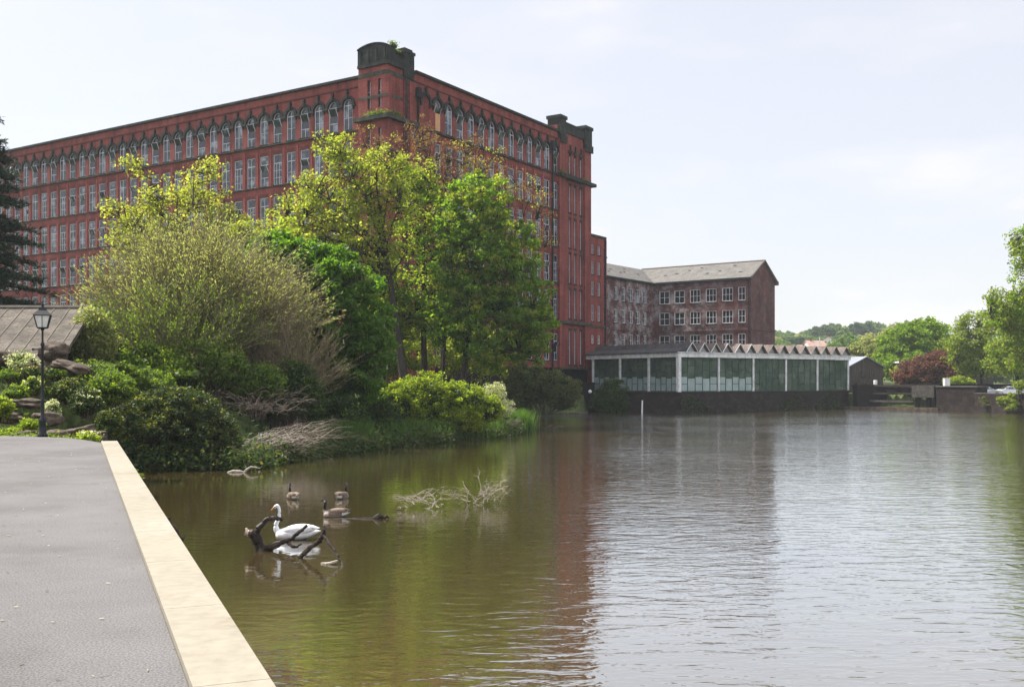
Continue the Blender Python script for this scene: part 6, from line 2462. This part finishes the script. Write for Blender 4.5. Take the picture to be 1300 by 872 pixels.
BL = [(70, 447, 42, 14, 12, .8, 'upright brown block just under the tip of the shelter roof', 0, 0),
      (92, 466, 40, 19, 6, .8, 'long tilted slab of rock right of the lamp post, mid slope', 0, .32),
      (98, 550, 32, 19, 8, .7, 'tan mossy boulder at the pavement edge right of the lamp', .1, -.2),
      (72, 553, 30.6, 14, 7, .4, 'low dark brown rock at the foot of the lamp, on its right', 0, 0),
      (38, 552, 30.8, 14, 6, .4, 'low brown rock at the foot of the lamp, on its left', 0, 0),
      (38, 512, 36, 15, 6, .7, 'pale flat topped boulder left of the lamp halfway up the bank', 0, .1),
      (8, 530, 35, 18, 7, .8, 'shadowed boulder at the left edge below the pale one', 0, 0),
      (-8, 455, 42, 18, 9, .8, 'dark rock at the left edge under the shelter roof', 0, 0),
      (46, 470, 41, 14, 7, .6, 'small grey rock beside the lamp post below the roof', 0, .2),
      (62, 532, 33, 12, 9, .6, 'brown boulder directly behind the lamp post', 0, 0),
      (120, 555, 31, 10, 8, .5, 'small mossy boulder touching the far end of the cream coping', 0, 0)]
for k, (px, py, Y, rx, rz, ry, lab, rot, tl) in enumerate(BL):
    boulder(px, py, Y, rx, rz, ry, lab, k + 2, 'rock', rot, tl)

PL = [(88, 495, 38.5, 28, 15, ['l_laurel', 'l_tip'], .8, 'glossy dark shrub topped with yellow new leaves right of the lamp'),
      (110, 510, 37.5, 20, 18, ['l_laurel', 'l_pale'], .5, 'dark shrub flecked with pale leaves next to the yellow topped one'),
      (140, 492, 42, 28, 20, ['l_shrub', 'l_lime'], .5, 'soft mid green shrub between the lamp shrubs and the willow'),
      (118, 478, 46, 30, 20, ['l_shrub', 'l_olive'], .5, 'loose green shrub spilling beside the shelter roof edge'),
      (42, 488, 38, 12, 10, ['l_lime', 'l_pale'], .6, 'small bright green cushion plant left of the lamp, upper one'),
      (20, 500, 37, 16, 12, ['l_shrub', 'l_lime'], .5, 'round green cushion plant near the left edge of the rockery'),
      (2, 518, 34, 14, 14, ['l_lime', 'l_lime'], .5, 'bright lime fern at the left edge of the rockery'),
      (38, 540, 31.6, 14, 8, ['l_lime', 'l_shrub'], .5, 'low fluffy green plant left of the lamp foot'),
      (14, 549, 31.2, 16, 5, ['l_lime', 'l_shrub'], .6, 'creeping green plant along the pavement edge at the left'),
      (30, 458, 41, 18, 10, ['l_pale', 'l_shrub'], .5, 'pale leaved bush under the stone shelter roof'),
      (36, 472, 40, 14, 6, ['l_dark', 'flower_y'], .4, 'patch of small yellow flowers left of the lamp post'),
      (70, 474, 40.5, 10, 6, ['l_dark', 'l_lime'], .4, 'small green tuft right behind the lamp post'),
      (12, 476, 40, 16, 7, ['l_shrub', 'l_dark'], .4, 'dark green heath at the upper left of the rockery'),
      (112, 556, 30, 14, 7, ['l_lime', 'l_pale'], .6, 'pale green leafy plant on the pavement edge by the mossy boulder'),
      (66, 520, 34.5, 8, 12, ['l_pale', 'l_shrub'], .5, 'thin pale weeds just right of the lamp post'),
      (140, 540, 36, 16, 22, ['l_laurel', 'l_tip'], .6, 'yellow tipped glossy shrub between the coping end and the big dark bush'),
      (182, 484, 50.5, 34, 16, ['l_shrub', 'l_lime'], .5, 'leafy green shrub topping the slope just behind the glossy dark bush'),
      (156, 476, 49, 26, 16, ['l_shrub', 'l_olive'], .4, 'ferny shrub on the slope left of the one behind the glossy bush'),
      (100, 440, 52, 30, 26, ['l_olive', 'l_shrub'], .5, 'dusky shrub at the right end of the shelter roof')]
for px, py, Y, rx, rz, mt, mix, lab in PL:
    k = Y / 1300
    el = [E(px, py, Y, rx, rz), E(px - rx * .3, py + rz * .4, Y, rx * .7, rz * .6), E(px + rx * .3, py + rz * .3, Y, rx * .7, rz * .6)]
    nn = int(20 + rx * rz * .22)
    t = shrub('rockery_plant', lab, 'plant', (P(px, py, Y).x, Y, P(px, py + rz, Y).z - .1), el, nn, 42, .16 + .1 * (Y > 40), .085 if Y < 42 else .12, mt, mix=mix, aspect=.5, stems=3)
    if rz > 9:
        fill_core(t, el, nn * 8, .18, 'l_dark')
# sprig by the coping
el = [((-7.85, 21.3, 1.95), (.16, .2, .22))]
shrub('wall_sprig', 'little yellow green sprig growing beside the cream coping', 'plant', (-7.8, 21.4, 1.5), el, 14, 14, .08, .09, ['l_lime', 'l_tip'])
pp = along([(-12.5, 28.9), (-14.2, 30.0), (-17, 30.5), (-26, 30.8)], 2600, .12)
pp[:, 2] = 2.36 + np.abs(RNG.normal(size=len(pp))) * .07
pp[:, 1] += .15
o = link('edge_weeds', quads_mesh('edge_weeds', leaf_quads(pp, .07), ['l_shrub', 'l_lime'], (RNG.uniform(size=len(pp)) < .4).astype(int)))
tag(o, 'low weeds and grass along the far edge of the pavement', 'weeds', None, 'stuff')

# ------------------------------------------------------------------ street lamp
lx = (54 - 650) / 1300 * 29.6
lp = empty('street_lamp', 'black iron lantern street lamp at the far pavement edge', 'street lamp', None, (lx, 29.6, 2.4), .35)
mb = MB()
mb.sm = True
mb.lathe([(.14, 0), (.14, .06), (.105, .1), (.095, .42), (.11, .45), (.10, .5), (.055, .56), (.05, 1.0), (.066, 1.03), (.05, 1.06), (.04, 1.3), (.033, 2.6), (.058, 2.63), (.058, 2.68), (.03, 2.74), (.026, 3.05), (.06, 3.1), (.034, 3.14)], (0, 0, 0), 16)
mb.build('post', 'iron', lp)
mb = MB()
mb.tube([(-.24, 0, 2.52), (.24, 0, 2.52)], .018, 8)
mb.lathe([(.03, -.03), (.035, 0), (.03, .03)], (-.25, 0, 2.52), 8)
mb.lathe([(.03, -.03), (.035, 0), (.03, .03)], (.25, 0, 2.52), 8)
mb.build('ladder_bar', 'iron', lp)
ln_ = MB()
b0, b1, z0_, z1_ = .13, .215, 3.14, 3.50
for sx, sy in ((-1, -1), (1, -1), (1, 1), (-1, 1)):
    ln_.tube([(sx * b0, sy * b0, z0_), (sx * b1, sy * b1, z1_)], .016, 5)
for (b_, z_) in ((b0, z0_), (b1, z1_)):
    for (ax, ay), (bx, by) in (((-1, -1), (1, -1)), ((1, -1), (1, 1)), ((1, 1), (-1, 1)), ((-1, 1), (-1, -1))):
        ln_.tube([(ax * b_, ay * b_, z_), (bx * b_, by * b_, z_)], .016, 5)
for sx, sy in ((0, -1), (1, 0), (0, 1), (-1, 0)):
    ln_.tube([(sx * b0, sy * b0, z0_), (sx * b1, sy * b1, z1_)], .009, 4)
ln_.hexa([(-.1, -.1, 3.12), (.1, -.1, 3.12), (.1, .1, 3.12), (-.1, .1, 3.12), (-.12, -.12, 3.15), (.12, -.12, 3.15), (.12, .12, 3.15), (-.12, .12, 3.15)])
ln_.build('lantern_frame', 'iron', lp)
mb = MB()
a_, c_ = b0 - .008, b1 - .008
mb.hexa([(-a_, -a_, 3.16), (a_, -a_, 3.16), (a_, a_, 3.16), (-a_, a_, 3.16), (-c_, -c_, 3.49), (c_, -c_, 3.49), (c_, c_, 3.49), (-c_, c_, 3.49)])
mb.build('lantern_glass', 'lamp_glass', lp)
mb = MB()
q_ = .25
mb.hexa([(-q_, -q_, 3.505), (q_, -q_, 3.505), (q_, q_, 3.505), (-q_, q_, 3.505), (-.11, -.11, 3.66), (.11, -.11, 3.66), (.11, .11, 3.66), (-.11, .11, 3.66)])
mb.hexa([(-.11, -.11, 3.662), (.11, -.11, 3.662), (.11, .11, 3.662), (-.11, .11, 3.662), (-.08, -.08, 3.74), (.08, -.08, 3.74), (.08, .08, 3.74), (-.08, .08, 3.74)])
mb.lathe([(.05, 3.74), (.03, 3.78), (.045, 3.81), (.01, 3.88)], (0, 0, 0), 10)
mb.build('lantern_roof', 'iron', lp)


# ------------------------------------------------------------------ swan and geese
def bird_body(loft, neck, neck_r, head=None, wings=None):
    """one closed skin: lofted body + neck + head, fused by voxel remesh. faces -x"""
    mb = MB()
    i0 = 0
    S = 20
    # body loft: (x, z_center, half width, half height)
    for x, zc, hw_, hh_ in loft:
        for j in range(S):
            t = 2 * math.pi * j / S
            c, s = math.cos(t), math.sin(t)
            mb.v.append((x, hw_ * c, zc + hh_ * s * (1.0 if s > 0 else .8)))
    n = len(loft)
    for k in range(n - 1):
        for j in range(S):
            a, b = k * S + j, k * S + (j + 1) % S
            mb.f.append((a, b, b + S, a + S))
            mb.m.append(0)
    mb.f.append(tuple(reversed(range(S))))
    mb.f.append(tuple((n - 1) * S + j for j in range(S)))
    mb.m += [0, 0]
    # smooth neck
    npts = []
    nr_ = []
    for k in range(len(neck) - 1):
        p0, p1, p2, p3 = [V(neck[max(0, min(len(neck) - 1, k + q))]) for q in (-1, 0, 1, 2)]
        for j in range(5):
            t = j / 5
            npts.append(.5 * ((2 * p1) + (p2 - p0) * t + (2 * p0 - 5 * p1 + 4 * p2 - p3) * t * t + (3 * p1 - p0 - 3 * p2 + p3) * t ** 3))
            nr_.append(neck_r[k] * (1 - t) + neck_r[k + 1] * t)
    npts.append(V(neck[-1]))
    nr_.append(neck_r[-1])
    mb.tube(npts, nr_, 14)
    for wv in (wings or []):
        c, rx, ry, rz, tilt = wv
        base = len(mb.v)
        A, Bn = 14, 8
        for u in range(Bn + 1):
            ph = math.pi * u / Bn
            for v_ in range(A):
                th_ = 2 * math.pi * v_ / A
                p = V((rx * math.cos(ph), ry * math.sin(ph) * math.cos(th_), rz * math.sin(ph) * math.sin(th_)))
                p = Matrix.Rotation(tilt, 3, 'Y') @ p
                mb.v.append((c[0] + p.x, c[1] + p.y, c[2] + p.z))
        for u in range(Bn):
            for v_ in range(A):
                a, b = base + u * A + v_, base + u * A + (v_ + 1) % A
                mb.f.append((a, b, b + A, a + A))
                mb.m.append(0)
    return mb


def fuse(mb, name, vox, smooth=4):
    me = bpy.data.meshes.new(name)
    me.from_pydata(mb.v, [], mb.f)
    o = bpy.data.objects.new(name + '_tmp', me)
    COL.objects.link(o)
    rm = o.modifiers.new('r', 'REMESH')
    rm.mode = 'VOXEL'
    rm.voxel_size = vox
    sm_ = o.modifiers.new('s', 'SMOOTH')
    sm_.iterations = smooth
    sm_.factor = .5
    dg = bpy.context.evaluated_depsgraph_get()
    m2 = bpy.data.meshes.new_from_object(o.evaluated_get(dg))
    bpy.data.objects.remove(o)
    m2.name = name
    m2.polygons.foreach_set('use_smooth', [True] * len(m2.polygons))
    return m2


# mute swan
loft = [(-.40, .10, .02, .03), (-.38, .10, .10, .11), (-.30, .10, .17, .16), (-.15, .12, .215, .185), (.05, .135, .225, .20), (.25, .145, .20, .19), (.42, .155, .15, .15), (.56, .175, .09, .09), (.68, .205, .045, .04), (.76, .225, .01, .01)]
neck = [(-.22, 0, .16), (-.36, 0, .20), (-.40, 0, .36), (-.335, 0, .52), (-.31, 0, .68), (-.325, 0, .80), (-.37, 0, .85), (-.43, 0, .815), (-.46, 0, .785)]
nrad = [.12, .085, .058, .048, .042, .04, .046, .038, .024]
mb = bird_body(loft, neck, nrad, wings=[((.16, .12, .25), .40, .10, .13, -.10), ((.16, -.12, .25), .40, .10, .13, -.10)])
sw_ = empty('swan', 'white mute swan with upright neck gliding left behind the forked branch', 'swan', None, PW(370, 684.5), -.06)
me = fuse(mb, 'body', .013)
me.materials.append(M['feather_white'])
bd = link('body', me, sw_)
mb = MB()
mb.sm = True
mb.tube([(-.452, 0, .795), (-.49, 0, .762), (-.535, 0, .725)], [.026, .020, .008], 10)
mb.build('beak', 'beak_orange', sw_)
mb = MB()
mb.tube([(-.425, 0, .842), (-.46, 0, .822)], [.02, .018], 8)
for s in (-1, 1):
    mb.tube([(-.415, s * .037, .825), (-.455, s * .026, .795)], [.008, .009], 6)
mb.build('face_mask', 'feather_black', sw_)
# folded flight feathers along the back
mb = MB()
for s in (-1, 1):
    for k in range(9):
        t = k / 8
        a = V((.05 + t * .25, s * (.20 - .05 * t), .22 + .10 * t))
        b = V((.52 + .20 * t, s * (.10 - .05 * t), .20 + .09 * t))
        m_ = a.lerp(b, .5) + V((0, s * .02, .03))
        mb.tube([a, m_, b], [.022, .026, .006], 5)
mb.build('wing_feathers', 'feather_white', sw_)


def goose(label, p, rz, s=1.0, lean=0.0):
    r_ = empty('canada_goose', label, 'goose', 'geese swimming beyond the swan', p, rz)
    r_.scale = (s, s, s)
    loft = [(-.27, .06, .02, .02), (-.25, .065, .08, .08), (-.18, .07, .125, .115), (-.05, .08, .15, .135), (.10, .09, .145, .135), (.24, .10, .105, .10), (.34, .115, .06, .055), (.43, .13, .02, .018)]
    neck = [(-.14, 0, .11), (-.23, 0, .15), (-.245, 0, .25), (-.22, 0, .34), (-.225, 0, .42), (-.26, 0, .45), (-.30, 0, .435), (-.315, 0, .425)]
    nrad = [.09, .062, .042, .035, .032, .037, .028, .018]
    mb = bird_body(loft, neck, nrad, wings=[((.08, .075, .15), .26, .075, .085, -.08), ((.08, -.075, .15), .26, .075, .085, -.08)])
    me = fuse(mb, 'body', .010)
    for m in ('feather_brown', 'feather_buff', 'feather_black', 'feather_white'):
        me.materials.append(M[m])
    mi = []
    for f in me.polygons:
        c = f.center
        if c.x < -.19 and c.z > .20:
            k = 2
            if -.262 < c.x < -.225 and .395 < c.z < .445 and abs(c.y) > .012:
                k = 3
        elif c.x < -.13 and c.z < .17:
            k = 1
        elif c.x > .22 and c.z < .125:
            k = 3
        elif c.x > .37:
            k = 2
        elif c.z < .045:
            k = 1
        else:
            k = 0
        mi.append(k)
    me.polygons.foreach_set('material_index', mi)
    link('body', me, r_)
    mb = MB()
    mb.sm = True
    mb.tube([(-.305, 0, .432), (-.335, 0, .422), (-.365, 0, .41)], [.018, .014, .006], 8)
    mb.build('beak', 'feather_black', r_)
    mb = MB()
    for sg in (-1, 1):
        for k in range(6):
            t = k / 5
            a = V((.02 + t * .15, sg * (.13 - .03 * t), .14 + .06 * t))
            b = V((.30 + .12 * t, sg * (.06 - .03 * t), .13 + .055 * t))
            mb.tube([a, a.lerp(b, .5) + V((0, sg * .012, .02)), b], [.014, .017, .004], 5)
    mb.build('wing_feathers', 'feather_brown', r_)
    return r_


goose('dark necked goose swimming left in front, nearest to the drifting wood', PW(424, 656), .05, 1.12)
goose('dark necked goose facing away, leftmost of the three', PW(371.5, 633.5), -1.0, 1.1)
goose('dark necked goose facing away, rear right of the three', PW(434.5, 633), -1.9, 1.1)

lit = []
for k in range(260):
    y = RNG.uniform(5, 29)
    x = kpt(y).x - abs(RNG.normal()) * 2.2 - .03
    lit.append((x, y, 2.409 + RNG.uniform(0, .01)))
q = leaf_quads(np.array(lit), .045, .6)
q[:, :, 2] = 2.407 + (q[:, :, 2] - q[:, :, 2].mean(1)[:, None]) * .12 + .004
o = link('leaf_litter', quads_mesh('leaf_litter', q, ['l_pale', 'l_olive'], (RNG.uniform(size=len(q)) < .5).astype(int)))
tag(o, 'scattered petals and leaf litter lying on the grey promenade', 'litter', None, 'stuff')
# ------------------------------------------------------------------ hazy May air
m = bpy.data.materials.new('haze')
m.use_nodes = True
nt = m.node_tree
nt.nodes.remove(nt.nodes['Principled BSDF'])
pv = N(nt, 'ShaderNodeVolumePrincipled')
pv.inputs['Color'].default_value = (0.86, 0.93, 1.0, 1)
pv.inputs['Density'].default_value = 0.00017
pv.inputs['Anisotropy'].default_value = 0.0
nt.links.new(pv.outputs[0], nt.nodes['Material Output'].inputs['Volume'])
M['haze'] = m
mb = MB()
mb.box(-1520, 1520, -320, 1820, -2.7, 70)
tag(mb.build('haze', 'haze'), kind='stuff')
SC.cycles.volume_bounces = 1
